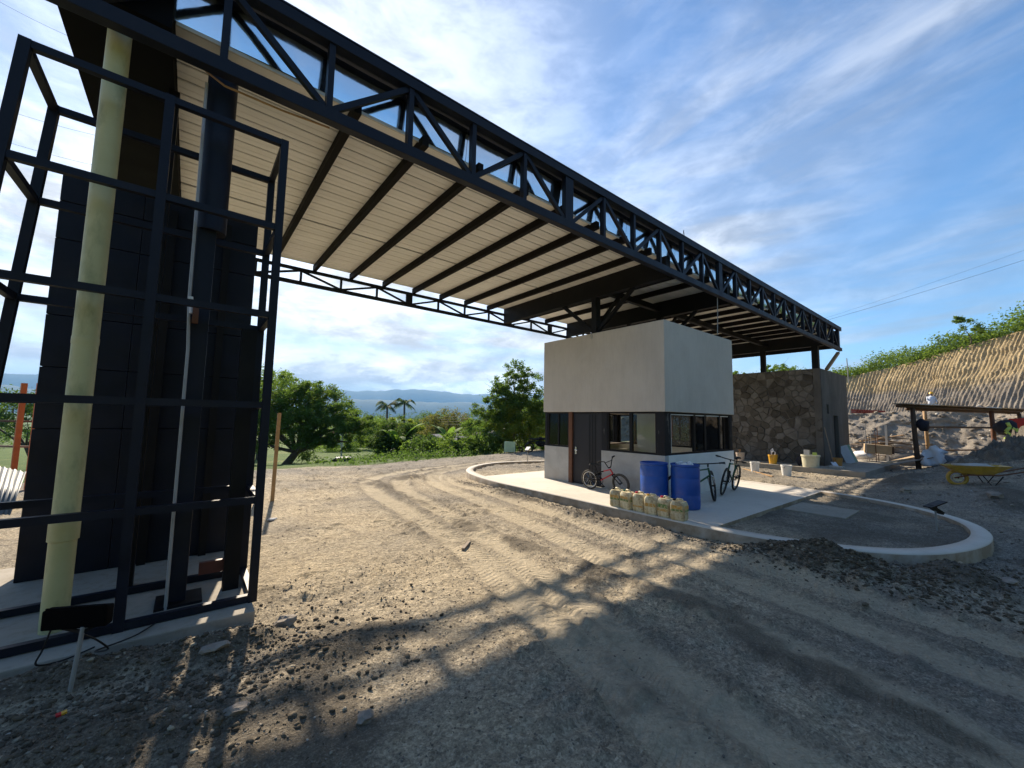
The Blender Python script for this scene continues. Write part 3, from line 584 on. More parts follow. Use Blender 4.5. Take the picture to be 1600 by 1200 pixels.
# ------------------------------------------------------------------ cut hillside and rubble bank
def sweep_face(name, base, top_z, back, mat, n_u, n_v, relief, groove, lean, z0=0.0, flat=10):
    """an excavated face: base line, height along it, leaning back, with tooth grooves, then a shelf behind"""
    b = np.array(smooth_poly(base, 12)); L_ = np.r_[0, np.cumsum(np.hypot(*np.diff(b, axis=0).T))]; u = np.linspace(0, L_[-1], n_u)
    bx = np.interp(u, L_, b[:, 0]); by = np.interp(u, L_, b[:, 1]); tzv = np.interp(u, np.linspace(0, L_[-1], len(top_z)), top_z)
    tx, ty = np.gradient(bx), np.gradient(by); l = np.hypot(tx, ty); nx_, ny_ = ty / l, -tx / l
    vv = np.linspace(0, 1, n_v); U, Vv = np.meshgrid(u, vv); H = (tzv - z0)[None, :] * Vv
    off = lean * H + relief * (fbm(U * .35, H * .35, 4, 71) - .5) * 2 * np.sin(np.pi * np.clip(Vv, 0.04, .96)) ** .4
    if groove: 
        ph = U + .09 * (fbm(U * .25, H * .8, 3, 72) - .5) * 2 + .03 * H
        off = off + groove * np.abs(np.sin(ph * np.pi / .34)) * (.7 + .5 * fbm(U * .7, H * 1.1, 3, 73)) * np.clip(Vv * 12, 0, 1)
        off = off + .3 * groove * fbm(U * 3, H * 4.5, 3, 74) + .7 * groove * sst(fbm(U * .22, H * .9, 3, 79), .56, .66)
    else: off = off + .9 * relief * fbm(U * 1.3, H * 1.9, 5, 75, .68)
    X = bx[None] + nx_[None] * off; Y = by[None] + ny_[None] * off; Z = z0 + H + (0 if groove else .25 * (fbm(U * .8, H, 3, 76) - .5))
    xb = X[-1] + nx_ * flat; yb = Y[-1] + ny_ * flat; zb = Z[-1] + (.05 * flat if groove else 0.0)
    X = np.vstack([X, xb]); Y = np.vstack([Y, yb]); Z = np.vstack([Z, zb]); ii = np.arange(X.size).reshape(X.shape)
    F = np.stack([ii[:-1, :-1], ii[:-1, 1:], ii[1:, 1:], ii[1:, :-1]], -1).reshape(-1, 4)
    o = mesh_np(name, np.stack([X, Y, Z], -1).reshape(-1, 3), F, mat, None, True); tag(o, kind='structure'); return X, Y, Z
s = NT('cut_earth'); v = s.pos(); sp = s.n('ShaderNodeSeparateXYZ'); s.l(v, sp.inputs[0]); n1 = s.noise(.5, 6, .65, v); n2 = s.noise(4, 6, .7, v); n3 = s.noise(.25, 5, .6, v, sc=(1, 1, 4))
hz = s.math('ADD', sp.outputs[2], s.math('MULTIPLY', s.math('SUBTRACT', n3, .5), 2.6))
ochre = s.mix(s.rng(n1, .3, .7), (.34, .26, .145), (.46, .36, .21)); greyc = s.mix(s.rng(n1, .3, .7), (.17, .15, .13), (.27, .24, .20))
c = s.mix(s.rng(hz, 5.1, 6.1), greyc, ochre); c = s.mix(s.rng(n2, .46, .70, 0, .65), c, (.15, .125, .10)); c = s.mix(s.rng(s.noise(.9, 7, .7, v, sc=(1, 1, 3)), .52, .66, 0, .5), c, (.20, .165, .12)); s.set(Base_Color=c, Roughness=.97, Specular_IOR_Level=.1); s.bump(n2, 1.0, .12)
s = NT('rubble_earth'); v = s.pos(); n1 = s.noise(.8, 6, .65, v); n2 = s.noise(5, 7, .72, v); c = s.mix(s.rng(n1, .3, .7), (.175, .155, .13), (.285, .25, .205)); c = s.mix(s.rng(n2, .5, .72, 0, .6), c, (.13, .11, .09)); s.set(Base_Color=c, Roughness=.97, Specular_IOR_Level=.1); s.bump(n2, .8, .08)
# both run from the right-hand side round behind the stone building and the booth
CUT = sweep_face('cut_hillside', [(37, -26), (42, -9), (46, -1.5), (52, 5), (57.5, 10.5), (60, 17), (56, 24), (46, 30), (38, 37), (33, 47)], [11.2, 10.9, 10.5, 9.6, 8.4, 7.2, 6.2, 5.2, 4.0, 1.0], None, 'cut_earth', 1500, 40, .40, .17, .42, 2.0, 14)
BANK = sweep_face('rubble_bank', [(27, -22), (32.5, -9), (34.3, -2), (35, 4), (35.6, 9), (37, 15), (37, 24), (33, 34), (29, 44)], [3.4, 3.3, 3.2, 2.95, 2.85, 2.8, 2.6, 1.6, .1], None, 'rubble_earth', 700, 44, .75, 0, .75, -.2, 28)

# fallen lumps over the bank and along the foot of the cut
def on_face(G, n, r0, r1, vmax):
    X, Y, Z = G; i = RNG.integers(0, X.shape[1], n); j = RNG.integers(0, vmax, n); return np.stack([X[j, i], Y[j, i], Z[j, i]], -1), r0 + (r1 - r0) * RNG.random(n) ** 3
a_, ra = on_face(BANK, 3600, .02, .17, 44); b_, rb = on_face(CUT, 900, .05, .3, 9)
scatter('bank_rubble', np.concatenate([a_, b_]), np.concatenate([ra, rb]), 'clod', 'broken lumps of earth and rock strewn over the bank', 'rubble')

# ------------------------------------------------------------------ entrance canopy
can = thing('entrance_canopy', (8.75, 5.0, 0), 'long flat steel canopy with black lattice trusses and cream deck over the entrance road', 'canopy')
XL, XR = -1.22, 23.95; YF, YB = 4.85, 11.4; ZC = 5.93
B = lambda: MB()
B().box(XL, XR, YF, YF + .12, 5.44, 5.59).build('bottom_chord', 'steel_blue_black', can, bevel=.006)
B().box(XL, XR, YF - .01, YF + .13, 6.41, 6.55).build('top_chord', 'steel_blue_black', can, bevel=.006)
B().box(XL, XR, YF - .015, YF + .42, 6.553, 6.575).build('top_flashing', 'steel_blue_black', can)
vx = [.03 + 1.02 * i for i in range(-1, 24)]; wide = {5, 11, 17, 23}
vx = [x if x < 4.6 else (x + .05) for x in vx]
for i, x in enumerate(vx):
    k = i - 1; w = .10 if k in wide else .034
    B().box(x - w, x + w, YF + .01, YF + .11, 5.587, 6.413).build('truss_post', 'steel_blue_black', can)
for i in range(len(vx) - 1):
    k = i - 1; a, b = vx[i], vx[i + 1]
    wa = .11 if k in wide else .04; wb = .11 if k + 1 in wide else .04
    if k % 2 == 0: p, q = (a + wa, YF + .06, 6.40), (b - wb, YF + .06, 5.60)
    else: p, q = (a + wa, YF + .06, 5.60), (b - wb, YF + .06, 6.40)
    B().bar(p, q, .07, .062, (0, 1, 0)).build('truss_diagonal', 'steel_blue_black', can)
# folded gutter sheet behind the truss, one length per bay
gp = None
for i in range(len(vx) - 1):
    a, b = vx[i] + .004, vx[i + 1] - .004; prof = []
    for t in np.linspace(0, 1, 7):
        al = R(8.5 - 6.5 * t); prof.append((t, al))
    y, z = 5.11, ZC + .012; pts = [(y, z)]; st = .50 / 6
    for t, al in prof[:-1]: y -= math.sin(al) * st; z += math.cos(al) * st; pts.append((y, z))
    m = MB(); NX = 5
    for j in range(NX):
        xx = a + (b - a) * j / (NX - 1); bow = .012 * math.sin(math.pi * j / (NX - 1)) * (1 if i % 2 else -.7)
        for (yy, zz) in pts: m.v.append((xx, yy - bow, zz))
    n = len(pts)
    for j in range(NX - 1):
        for k in range(n - 1): m.f.append((j * n + k, (j + 1) * n + k, (j + 1) * n + k + 1, j * n + k + 1))
    m.build('gutter_sheet', 'gutter_sheet', can, smooth=True)
B().box(XL + .85, XR - .1, 5.115, 5.14, ZC - .03, ZC + .012).build('gutter_lip', 'gloss_sill', can)
B().box(XL, XR, 5.16, YB - .02, 6.47, 6.50).build('roof_cover', 'roof_grey', can)
# deck: long cream pans with a shallow rib, running the length of the roof
y0, y1 = 5.15, YB - .03; npan = 22; pw = (y1 - y0) / npan; gapi = 12
for k in range(npan):
    a = y0 + k * pw + .011; b = y0 + (k + 1) * pw - (.011 if k != gapi else .060)
    mid = (a + b) / 2; h = .024
    pr = [(a, ZC + .05), (a, ZC + .008), (a + .012, ZC), (mid - .012, ZC), (mid - .006, ZC + .005), (mid + .006, ZC + .005), (mid + .012, ZC), (b - .012, ZC), (b, ZC + .008), (b, ZC + .05)]
    m = MB(); n = len(pr)
    for x in (-.38, XR - .1): m.v += [(x, yy, zz) for yy, zz in pr]
    m.f = [(i, i + 1, n + i + 1, n + i) for i in range(n - 1)] + [tuple(range(n))[::-1], tuple(range(n, 2 * n)), (n - 1, 0, n, 2 * n - 1)]
    m.build('roof_panel', 'cream_deck', can)
px_ = 1.41
while px_ < 23.4:
    if abs(px_ - 8.75) > .3 and abs(px_ - 12.05) > .3 and abs(px_ - 21.4) > .3:
        B().box(px_ - .045, px_ + .045, YF + .123, YB + .03, ZC - .15, ZC - .003).build('purlin', 'purlin_brown', can)
    px_ += .942
# closed end bay over the tower, and the far end
B().box(XL, -.39, YF + .125, YB + .1, ZC - .20, ZC + .45).build('end_box', 'soffit_black', can)
B().box(XL - .004, XL + .08, YF + .16, YB + .1, ZC + .452, 6.45).build('end_fascia', 'steel_blue_black', can)
B().box(XR - .09, XR, YF + .14, YB + .1, 5.60, 6.45).build('end_fascia', 'steel_black', can)
# back truss, shallow, hung below the deck
B().box(XL, XR, YB - .05, YB + .03, 5.70, 5.772).build('back_top_chord', 'steel_blue_black', can)
B().box(XL, XR, YB - .05, YB + .03, 5.33, 5.42).build('back_bottom_chord', 'steel_blue_black', can)
for i in range(25):
    x = -.97 + 1.0 * i + .0; wd = (i % 6 == 0); w = .10 if wd else .026
    B().box(x - w, x + w, YB - .04, YB + .02, 5.417, 5.703).build('truss_post', 'steel_blue_black', can)
    if i < 24:
        w2 = .10 if ((i + 1) % 6 == 0) else .03
        p, q = ((x + w, YB - .01, 5.70), (x + 1 - w2, YB - .01, 5.425)) if i % 2 == 1 else ((x + w, YB - .01, 5.425), (x + 1 - w2, YB - .01, 5.70))
        B().bar(p, q, .05, .045, (0, 1, 0)).build('truss_diagonal', 'steel_blue_black', can)
# girders, columns and knee braces
for gx in (8.75, 12.05, 21.4):
    B().box(gx - .09, gx + .09, YF + .125, YB - .06, 5.40, ZC - .004).build('girder', 'steel_black', can)
def column(x, y, z0, z1, r=.09):
    B().box(x - r, x + r, y - r, y + r, z0, z1).build('column', 'steel_black', can, bevel=.008)
column(8.75, 7.18, 4.2, 5.402); column(12.05, 7.18, 4.2, 5.402); column(21.4, 5.28, 4.15, 5.402, .12); column(21.4, 7.35, 4.15, 5.402, .10)
for gx in (8.75, 12.05):
    for sg in (-1, 1):
        B().bar((gx, 7.18 + sg * .08, 4.45), (gx, 7.18 + sg * 1.25, 5.41), .09, .09, (1, 0, 0)).build('knee_brace', 'steel_black', can)
    B().bar((gx + .08, 7.18, 4.6), (gx + 1.2, 7.18, 5.80), .08, .08, (0, 1, 0)).build('knee_brace', 'steel_black', can)
for x0_, x1_ in ((8.84, 11.96), (12.14, 21.3)):
    B().box(x0_, x1_, 7.10, 7.24, 5.60, 5.775).build('tie_beam', 'steel_black', can)
m = B(); m.lathe((.05, 5.27, 3.88), [(.135, 0), (.135, 1.93)], 28, True, True); m.build('column', 'steel_blue_black', can, smooth='auto')
B().box(-.06, .10, 5.19, 5.35, .125, 3.878).build('column', 'steel_blue_black', can, bevel=.008)
B().box(-.13, .23, 5.10, 5.46, .1, .125).build('base_plate', 'steel_black', can)
B().box(.40, .54, 5.28, 5.42, .1, 2.9).build('column', 'steel_black', can)
B().box(-.44, -.34, 5.95, 6.06, .1, 5.73).build('column', 'steel_black', can)
B().box(.19, .40, 5.31, 5.36, .30, .42).build('bottom_rail', 'red_primer', can)

# small aerial brackets standing on the top chord
a1 = thing('roof_aerial', (11.2, 5.0, 6.575), 'small wire aerial standing on the canopy top chord', 'aerial')
x, y = 9.55, 5.0; ORIGIN[a1.name] = Vector((x, y, 6.575)); a1.location = (x, y, 6.575)
B().tube([(x - .05, y, 6.575), (x + .02, y, 6.86)], .008, 6).build('mast', 'steel_black', a1); B().tube([(x + .08, y, 6.575), (x + .02, y, 6.86)], .006, 6).build('strut', 'steel_black', a1)
x, y = 10.75, 5.0
a2 = thing('roof_bracket', (x, y, 6.575), 'low black bracket on the canopy top chord right of the wire aerial', 'bracket')
B().box(x - .16, x + .16, y - .02, y + .02, 6.63, 6.66).build('arm', 'steel_black', a2); B().box(x + .05, x + .08, y - .015, y + .015, 6.575, 6.63).build('foot', 'steel_black', a2); B().box(x - .05, x - .02, y - .015, y + .015, 6.575, 6.63).build('foot', 'steel_black', a2)
rp = MB().tube([(11.3, 4.97, 5.44), (11.3, 4.975, 4.9), (11.29, 4.99, 4.39)], .012, 6).build('hanging_cable', 'grey_pvc'); tag(rp, 'thin grey cable hanging from the canopy truss to the booth roof', 'cable')
rp2 = MB().tube([(-.33, 5.06, 5.72), (-.1, 5.05, 5.50), (.06, 5.05, 5.43), (.6, 5.03, 5.42), (1.1, 5.03, 5.46)], .011, 6).build('hanging_cable', 'timber'); tag(rp2, 'tan cable slung along the underside of the canopy by the tower column', 'cable')

# ------------------------------------------------------------------ entrance tower at left
pad = MB().box(-5.5, .62, 4.60, 7.5, -.2, .1).build('tower_pad', 'concrete_dusty', bevel=.012); tag(pad, kind='structure')
cage = thing('steel_cage', (-.31, 5.3, .1), 'open black square-tube cage standing in front of the dark tower wall', 'frame')
CX = (-1.24, -.34, .62); CY = (4.85, 5.75); LZ = (.14, 1.09, 2.05, 3.0, 3.96, 4.92); h = .036
xl = lambda z: CX[0] - .055 * (4.92 - z)          # the left side of the cage splays outward
for y in CY:
    for x in CX:
        if y == CY[1] and x == CX[1]: continue
        if x == CX[0]: B().bar((xl(.1), y, .1), (xl(4.955), y, 4.955), 2 * h, 2 * h, (0, 1, 0)).build('upright', 'steel_blue_black', cage)
        else: B().box(x - h, x + h, y - h, y + h, .1, 4.955).build('upright', 'steel_blue_black', cage)
    for z in LZ:
        spans = ((xl(z), CX[1]), (CX[1], CX[2])) if y == CY[0] else ((xl(z), CX[2]),)
        for a, b in spans: B().box(a + h, b - h, y - .030, y + .030, z - .032, z + .032).build('rail', 'steel_blue_black', cage)
for z in LZ:
    for x in (xl(z), CX[2]): B().box(x - .029, x + .029, CY[0] + h, CY[1] - h, z - .031, z + .031).build('side_tie', 'steel_blue_black', cage)

wall = thing('tower_wall', (-.35, 7.0, .1), 'tall black clad wall panel behind the steel cage', 'wall')
B().box(-1.33, .60, 6.86, 7.25, .1, 4.82).build('core', 'steel_black', wall)
zz = [.1, .95, 1.75, 2.45, 3.05, 3.45, 3.95, 4.40, 4.83]
for i in range(len(zz) - 1):
    for a, b in ((-1.34, -.62), (-.616, .02), (.024, .61)):
        B().box(a, b, 6.80, 6.858, zz[i] + .004, zz[i + 1] - .004).build('panel', 'steel_blue_black', wall, bevel=.005)
for x in (-.33, .26): B().box(x - .04, x + .04, 6.74, 6.798, .1, 4.6).build('rib', 'steel_black', wall)

pipe = thing('downpipe', (-.77, 5.2, .1), 'fat faded yellow drain pipe rising to the canopy soffit', 'pipe')
B().lathe((-.77, 5.2, .1), [(.087, 0), (.087, 5.64)], 28).build('pipe', 'yellow_pipe', pipe, smooth='auto')
B().lathe((-.77, 5.2, .84), [(.089, 0), (.098, .006), (.098, .20), (.089, .206)], 28, False, False).build('coupling', 'yellow_pipe', pipe, smooth='auto')
B().lathe((-.77, 5.2, 2.55), [(.0875, 0), (.090, .01), (.090, .06), (.0875, .07)], 28, False, False).build('joint', 'yellow_pipe', pipe, smooth='auto')
cd = thing('conduit', (-.06, 5.12, .1), 'thin grey conduit clipped to the round tower column', 'conduit')
B().tube([(-.045, 5.11, .1), (-.05, 5.11, 2.6), (-.075, 5.11, 3.1), (-.09, 5.11, 5.42)], .014, 8).build('tube', 'grey_pvc', cd, smooth='auto')
B().tube([(-.051, 5.11, 2.95), (-.066, 5.11, 3.12)], .022, 8).build('coupling', 'white_plastic', cd)
B().box(-.04, .01, 5.075, 5.14, 2.86, 3.02).build('junction_box', 'rust_brown', cd)

# floodlight on a stake in front of the pad
fl = thing('floodlight', (-.49, 4.06, 0), 'black rectangular floodlight on a pale stake in front of the tower pad', 'floodlight')
B().tube([(-.495, 4.06, gz(-.495, 4.06) - .05), (-.46, 4.05, .49)], .013, 8).build('stake', 'pole_grey', fl, smooth='auto')
m = B(); m.bar((-.66, 4.18, .545), (-.33, 4.02, .545), .075, .13, (0, 0, 1)); m.build('housing', 'lamp_black', fl, bevel=.012)
m = B(); m.bar((-.655, 4.135, .62), (-.345, 3.985, .62), .012, .014); m.build('visor', 'lamp_black', fl)
for t in (-.62, -.36): B().bar((t, 4.10 - (t + .5) * .45, .50), (-.462, 4.05, .455), .012, .02).build('bracket', 'black_plastic', fl)
cb1 = [(-.62, 4.16, .50), (-.66, 4.2, .34), (-.70, 4.32, .20), (-.6, 4.5, .115), (-.45, 4.62, .11)]
B().tube(smooth_poly(cb1, 5), .006, 6).build('cable', 'cable_black', fl)
B().tube(smooth_poly([(-.46, 4.05, .44), (-.40, 4.12, .36), (-.34, 4.25, .22), (-.42, 4.42, .16), (-.2, 4.66, .115), (.0, 5.0, .112)], 5), .006, 6).build('cable', 'cable_black', fl)

# stakes and boards standing in the lit ground beyond the tower
def stake(x, y, h, w, tilt, label, mat='timber'):
    z = gz(x, y); m = MB(); m.bar((x, y, z - .25), (x + tilt[0], y + tilt[1], z + h), w, w * .45); o = m.build('wooden_stake', mat); tag(o, label, 'stake', 'wooden stakes set in the earth beside the tower')
stake(1.61, 10.64, 2.0, .075, (.03, 0), 'tall bamboo-coloured stake standing alone right of the tower')
stake(1.12, 10.9, 1.05, .13, (.02, .03), 'short wide board stake, left of the pair')
stake(1.36, 10.85, 1.08, .13, (.04, .02), 'short wide board stake, right of the pair')
stake(.86, 11.6, 1.75, .09, (.03, .02), 'weathered stake half hidden by the cage upright', 'timber_grey')

# orange posts and a sheet of corrugated metal beyond the tower's left side
for k, (px, lab) in enumerate(((20, 'leftmost of the two orange timber posts seen through the cage'), (45, 'orange timber post beside the black tower wall edge'))):
    p = P(px, 745, 10.0); z0 = tz(p.x, p.y); t = P(px + 16, 598, 10.0)
    o = MB().bar((p.x, p.y, z0 - .3), (p.x, p.y, t.z), .20, .10, (1, .3, 0)).build('orange_post', 'orange_timber'); tag(o, lab, 'post', 'orange posts left of the tower')
q0, q1 = P(-90, 650, 10.4), P(70, 655, 10.4)
for z, nm, lab in ((q0.z - .10, 'timber_dark', 'upper horizontal rail nailed behind the orange posts'), (q0.z - .75, 'timber_grey', 'lower pale rail nailed behind the orange posts')):
    o = MB().bar((q0.x, q0.y, z), (q1.x, q1.y, z), .05, .05).build('rail', nm); tag(o, lab, 'rail')
m = MB(); A0, A1, A2, A3 = P(-170, 690, 8.4), P(41, 738, 8.8), P(16, 806, 7.5), P(-170, 800, 7.0); nU = 90
e1 = A1 - A0
for i in range(nU + 1):
    for j in range(2):
        t = i / nU; pnt = (A0.lerp(A1, t) if j == 0 else A3.lerp(A2, t)) + Vector((0, 0, .018 * math.sin(i * 1.7))); m.v.append(tuple(pnt))
for i in range(nU): m.f.append((i * 2, i * 2 + 2, i * 2 + 3, i * 2 + 1))
o = m.build('corrugated_sheet', 'weathered_sheet', smooth=True); tag(o, 'leaning sheet of corrugated grey metal beyond the tower', 'metal sheet')
sm_ = o.modifiers.new('thick', 'SOLIDIFY'); sm_.thickness = .004
m = MB(); 
for t in (0.1, .5, .9):
    b0 = A0 + e1 * t; m.bar((b0.x, b0.y, tz(b0.x, b0.y) - .1), (b0.x, b0.y, b0.z - .03), .08, .08)
o = m.build('trestle', 'timber_grey'); tag(o, 'rough timber trestle under the corrugated sheet', 'trestle')

# ------------------------------------------------------------------ guard booth
bo = thing('guard_booth', (10.4, 7.0, .18), 'small flat-roofed guard booth with plastered block upper storey and window band', 'booth')
X0, X1, Y0, Y1 = 8.60, 12.20, 5.04, 9.06; zs = 1.17; zt = 2.19; th = .15
up = B().box(X0 - .035, X1 + .03, Y0 - .035, Y1 + .03, zt, 4.36).build('upper_wall', 'booth_plaster', bo, bevel=.012)
for cx, cy in ((8.75, 7.18),):
    B().blob((X0 - .03, cy, 4.28), (.03, .05, .10), 1, 5).build('mortar_splash', 'mortar_grey', up)
B().box(X0, X0 + th, 8.06, Y1, .179, zs).build('lower_wall', 'cement_render', bo, bevel=.006)
B().box(X0, X0 + th, Y0, 6.88, .179, zs).build('lower_wall', 'cement_render', bo, bevel=.006)
fw = B().box(X0 + th, X1 + .03, Y0 + .003, Y0 + th, .179, zs).build('lower_wall', 'white_wall', bo, bevel=.006); fw['label'] = 'white painted front lower wall'
B().box(X1 - th, X1, Y0 + th, Y1 - th, .179, zs).build('lower_wall', 'cream_wall', bo)
B().box(X0 + th, X1, Y1 - th, Y1, .179, zs).build('lower_wall', 'cream_wall', bo)
B().box(X1 - th, X1 - .01, 7.3, 8.1, zs, zt).build('upper_panel', 'cream_wall', bo)
B().box(X0 + th, X1 - th, Y0 + th, Y1 - th, .17, .186).build('floor', 'concrete', bo)
for (a, b, c_, d, mt) in ((X0 + .01, X0 + .25, Y0 + .012, Y0 + .25, 'pillar_black'), (X0 + .01, X0 + .13, Y1 - .10, Y1 - .01, 'pillar_black'), (X0 - .004, X0 + .14, 7.93, 8.058, 'rust_brown'), (X0 + .012, X0 + .14, 6.70, 6.878, 'pillar_black'), (X1 - .16, X1 - .01, Y0 + .012, Y0 + .15, 'pillar_black'), (X1 - .14, X1 - .01, Y1 - .14, Y1 - .01, 'pillar_black'), (X1 - .14, X1 - .012, 8.12, 8.24, 'pillar_black')):
    z0 = .179 if mt == 'rust_brown' else zs
    B().box(a, b, c_, d, z0, zt).build('post', mt, bo)
# door
dr = B().box(X0 + .05, X0 + .095, 6.885, 7.925, .195, zt - .045).build('door', 'door_paint', bo, bevel=.004)
for y in (7.12, 7.22, 7.32): B().box(X0 + .044, X0 + .0495, y - .018, y + .018, .22, zt - .07).build('groove_strip', 'black_plastic', dr)
B().box(X0 + .035, X0 + .0495, 7.79, 7.84, 1.0, 1.2).build('handle_plate', 'chrome', dr); B().tube([(X0 + .035, 7.815, 1.12), (X0 + .0, 7.815, 1.12), (X0 - .0, 7.72, 1.11)], .011, 8).build('handle', 'chrome', dr)
B().box(X0 + .03, X0 + .12, 6.884, 7.926, zt - .043, zt - .002).build('door_head', 'pillar_black', bo)
# windows: axis 'x' = wall on the left face (runs in Y), 'y' = front wall (runs in X)
def window(ax, at_, a, b, z0, z1, mull, glazed, parent=bo, fr='steel_black', liner=None):
    def bx(u0, u1, w0, w1, v0, v1): return B().box(at_ + w0, at_ + w1, u0, u1, v0, v1) if ax == 'x' else B().box(u0, u1, at_ + w0, at_ + w1, v0, v1)
    f = bx(a, b, .02, .09, z0, z0 + .045); g = bx(a, b, .02, .09, z1 - .045, z1); f.add(g.v, g.f)
    for u in (a, b - .045): g = bx(u, u + .045, .021, .089, z0 + .045, z1 - .045); f.add(g.v, g.f)
    w = f.build('window', fr, parent)
    if liner: bx(a + .047, a + .075, .03, .08, z0 + .047, z1 - .047).build('reveal', liner, w); bx(a + .077, b - .047, .03, .08, z1 - .068, z1 - .047).build('reveal', liner, w)
    for u, mw in mull: bx(u - mw, u + mw, .03, .085, z0 + .046, z1 - .046).build('mullion', fr, w)
    ed = [a + .046] + [u for u, _ in mull] + [b - .046]
    for i in range(len(ed) - 1):
        if glazed[i]: bx(ed[i] + .03, ed[i + 1] - .03, .052, .057, z0 + .05, z1 - .05).build('pane', 'glass', w)
    return w
window('x', X0, 8.065, 8.955, zs + .002, zt - .002, [(8.50, .03)], [1, 1]); 
window('x', X0, 5.255, 6.695, zs + .002, zt - .002, [(5.98, .045)], [1, 0])
window('y', Y0, 8.855, 12.035, zs + .002, zt - .002, [(10.05, .05), (10.62, .05), (11.45, .035)], [0, 1, 1, 0], liner='white_wall')
window('x', X1 - .11, 5.25, 7.28, zs + .002, zt - .002, [(6.2, .05)], [0, 1])
window('x', X1 - .11, 8.26, 8.9, zs + .002, zt - .002, [], [1])
window('y', Y1 - .11, 8.78, 12.0, zs + .002, zt - .002, [(9.5, .04), (10.4, .05), (11.2, .05)], [1, 0, 0, 1])
B().box(10.9, 12.03, 8.4, 8.88, .95, 1.0).build('counter', 'cream_wall', bo); B().box(9.6, 11.9, 8.45, 8.9, 1.171, 1.2).build('shelf', 'timber_dark', bo)
m = B(); m.blob((11.0, 8.7, 1.30), (.22, .14, .10), 1, 4); o = m.build('cloth_bundle', 'tarp_grey'); tag(o, 'dark bundle lying on the shelf inside the booth', 'bundle')
m = B(); m.lathe((8.86, 8.72, 1.172), [(.07, 0), (.09, .05), (.07, .09), (.05, .12), (.0, .125)], 14, True, False); o = m.build('white_helmet', 'white_plastic', smooth=True); tag(o, 'white rounded object on the sill of the small booth window', 'helmet')

# ------------------------------------------------------------------ stone building
sb = thing('stone_building', (23.5, 7.8, .2), 'flat-topped dark stone building with narrow door under the canopy end', 'building')
SX, SY, SZ = 21.2, 5.1, 4.40
sp_ = MB().box(19.9, 27.2, 3.55, 13.5, -.2, .2).build('building_apron', 'concrete_dusty', bevel=.01); tag(sp_, kind='structure')
# right wall has a door and a small vent opening
B().box(SX + .045, SX + .35, SY + .25, 12.5, .2, SZ).build('wall', 'dark_plaster', sb)
for (a, b, z0, z1) in ((SX, 22.95, .2, 2.45), (SX, 21.95, 2.45, 2.85), (22.3, 25.6, 2.45, 2.85), (SX, 25.6, 2.85, SZ), (23.75, 25.6, .2, 2.45), (22.95, 23.75, 2.38, 2.45)):
    B().box(a, b, SY, SY + .25, z0, z1).build('wall', 'dark_plaster', sb)
B().box(25.35, 25.6, SY + .25, 12.5, .2, SZ).build('wall', 'dark_plaster', sb); B().box(SX + .1, 25.6, 12.5, 12.75, .2, SZ).build('wall', 'dark_plaster', sb)
B().box(SX + .1, 25.6, SY + .25, 12.5, SZ - .25, SZ - .05).build('roof', 'concrete_dusty', sb)
dd = B().box(22.97, 23.73, SY + .14, SY + .19, .2, 2.36).build('door', 'door_paint', sb); B().box(22.98, 23.02, SY + .11, SY + .139, 1.15, 1.3).build('handle', 'chrome', dd)
B().box(21.96, 22.29, SY + .18, SY + .2, 2.46, 2.84).build('vent', 'window_dark', sb)
# rubble masonry on the left-hand wall: cells of a jittered grid, each stone its own piece
rr = random.Random(5); pts = []; gy_ = .29; gz_ = .235; yy = SY - .2; row = 0
z = .05
while z < SZ + .3:
    y = SY - .3 + (row % 2) * gy_ * .5
    while y < 12.6:
        if rr.random() < .74: pts.append((y + rr.uniform(-.12, .12), z + rr.uniform(-.09, .09)))
        y += gy_
    z += gz_; row += 1
def clip(poly, a, b, c):
    out = []
    for i in range(len(poly)):
        p, q = poly[i], poly[(i + 1) % len(poly)]; dp = a * p[0] + b * p[1] - c; dq = a * q[0] + b * q[1] - c
        if dp <= 0: out.append(p)
        if (dp < 0 < dq) or (dq < 0 < dp): t = dp / (dp - dq); out.append((p[0] + (q[0] - p[0]) * t, p[1] + (q[1] - p[1]) * t))
    return out
small = MB(); nst = 0
for (cy, cz) in pts:
    poly = [(SY - .0, .2), (12.5, .2), (12.5, SZ), (SY - .0, SZ)]
    for (oy, oz) in pts:
        if (oy, oz) == (cy, cz) or abs(oy - cy) > 1.1 or abs(oz - cz) > 1.0: continue
        a, b = oy - cy, oz - cz; l = math.hypot(a, b); a /= l; b /= l; poly = clip(poly, a, b, a * (cy + oy) / 2 + b * (cz + oz) / 2 - .006)
        if len(poly) < 3: break
    if len(poly) < 3: continue
    my = sum(p[0] for p in poly) / len(poly); mz = sum(p[1] for p in poly) / len(poly); pr = .072 + rr.uniform(0, .045); n = len(poly); m = MB()
    for sc_, ox in ((1, SX + .11), (1, SX + .11 - pr * .6), (.86, SX + .11 - pr)):
        m.v += [(ox + (rr.uniform(-.012, .012) if sc_ < 1 else 0), my + (p[0] - my) * sc_, mz + (p[1] - mz) * sc_) for p in poly]
    for k in range(2):
        for i in range(n): j = (i + 1) % n; m.f.append((k * n + i, k * n + j, (k + 1) * n + j, (k + 1) * n + i))
    m.f.append(tuple(range(2 * n, 3 * n)))
    if my < 9.9 and nst < 300: m.build('stone', 'stone', sb); nst += 1
    else: small.add(m.v, m.f)
if small.v: small.build('stonework', 'stone', sb, kind='stuff')
pr_ = MB().bar((23.75, 4.97, 5.36), (22.1, 5.07, 4.42), .12, .10).build('timber_prop', 'timber'); tag(pr_, 'pale timber prop slanting up to the far corner of the canopy', 'prop')

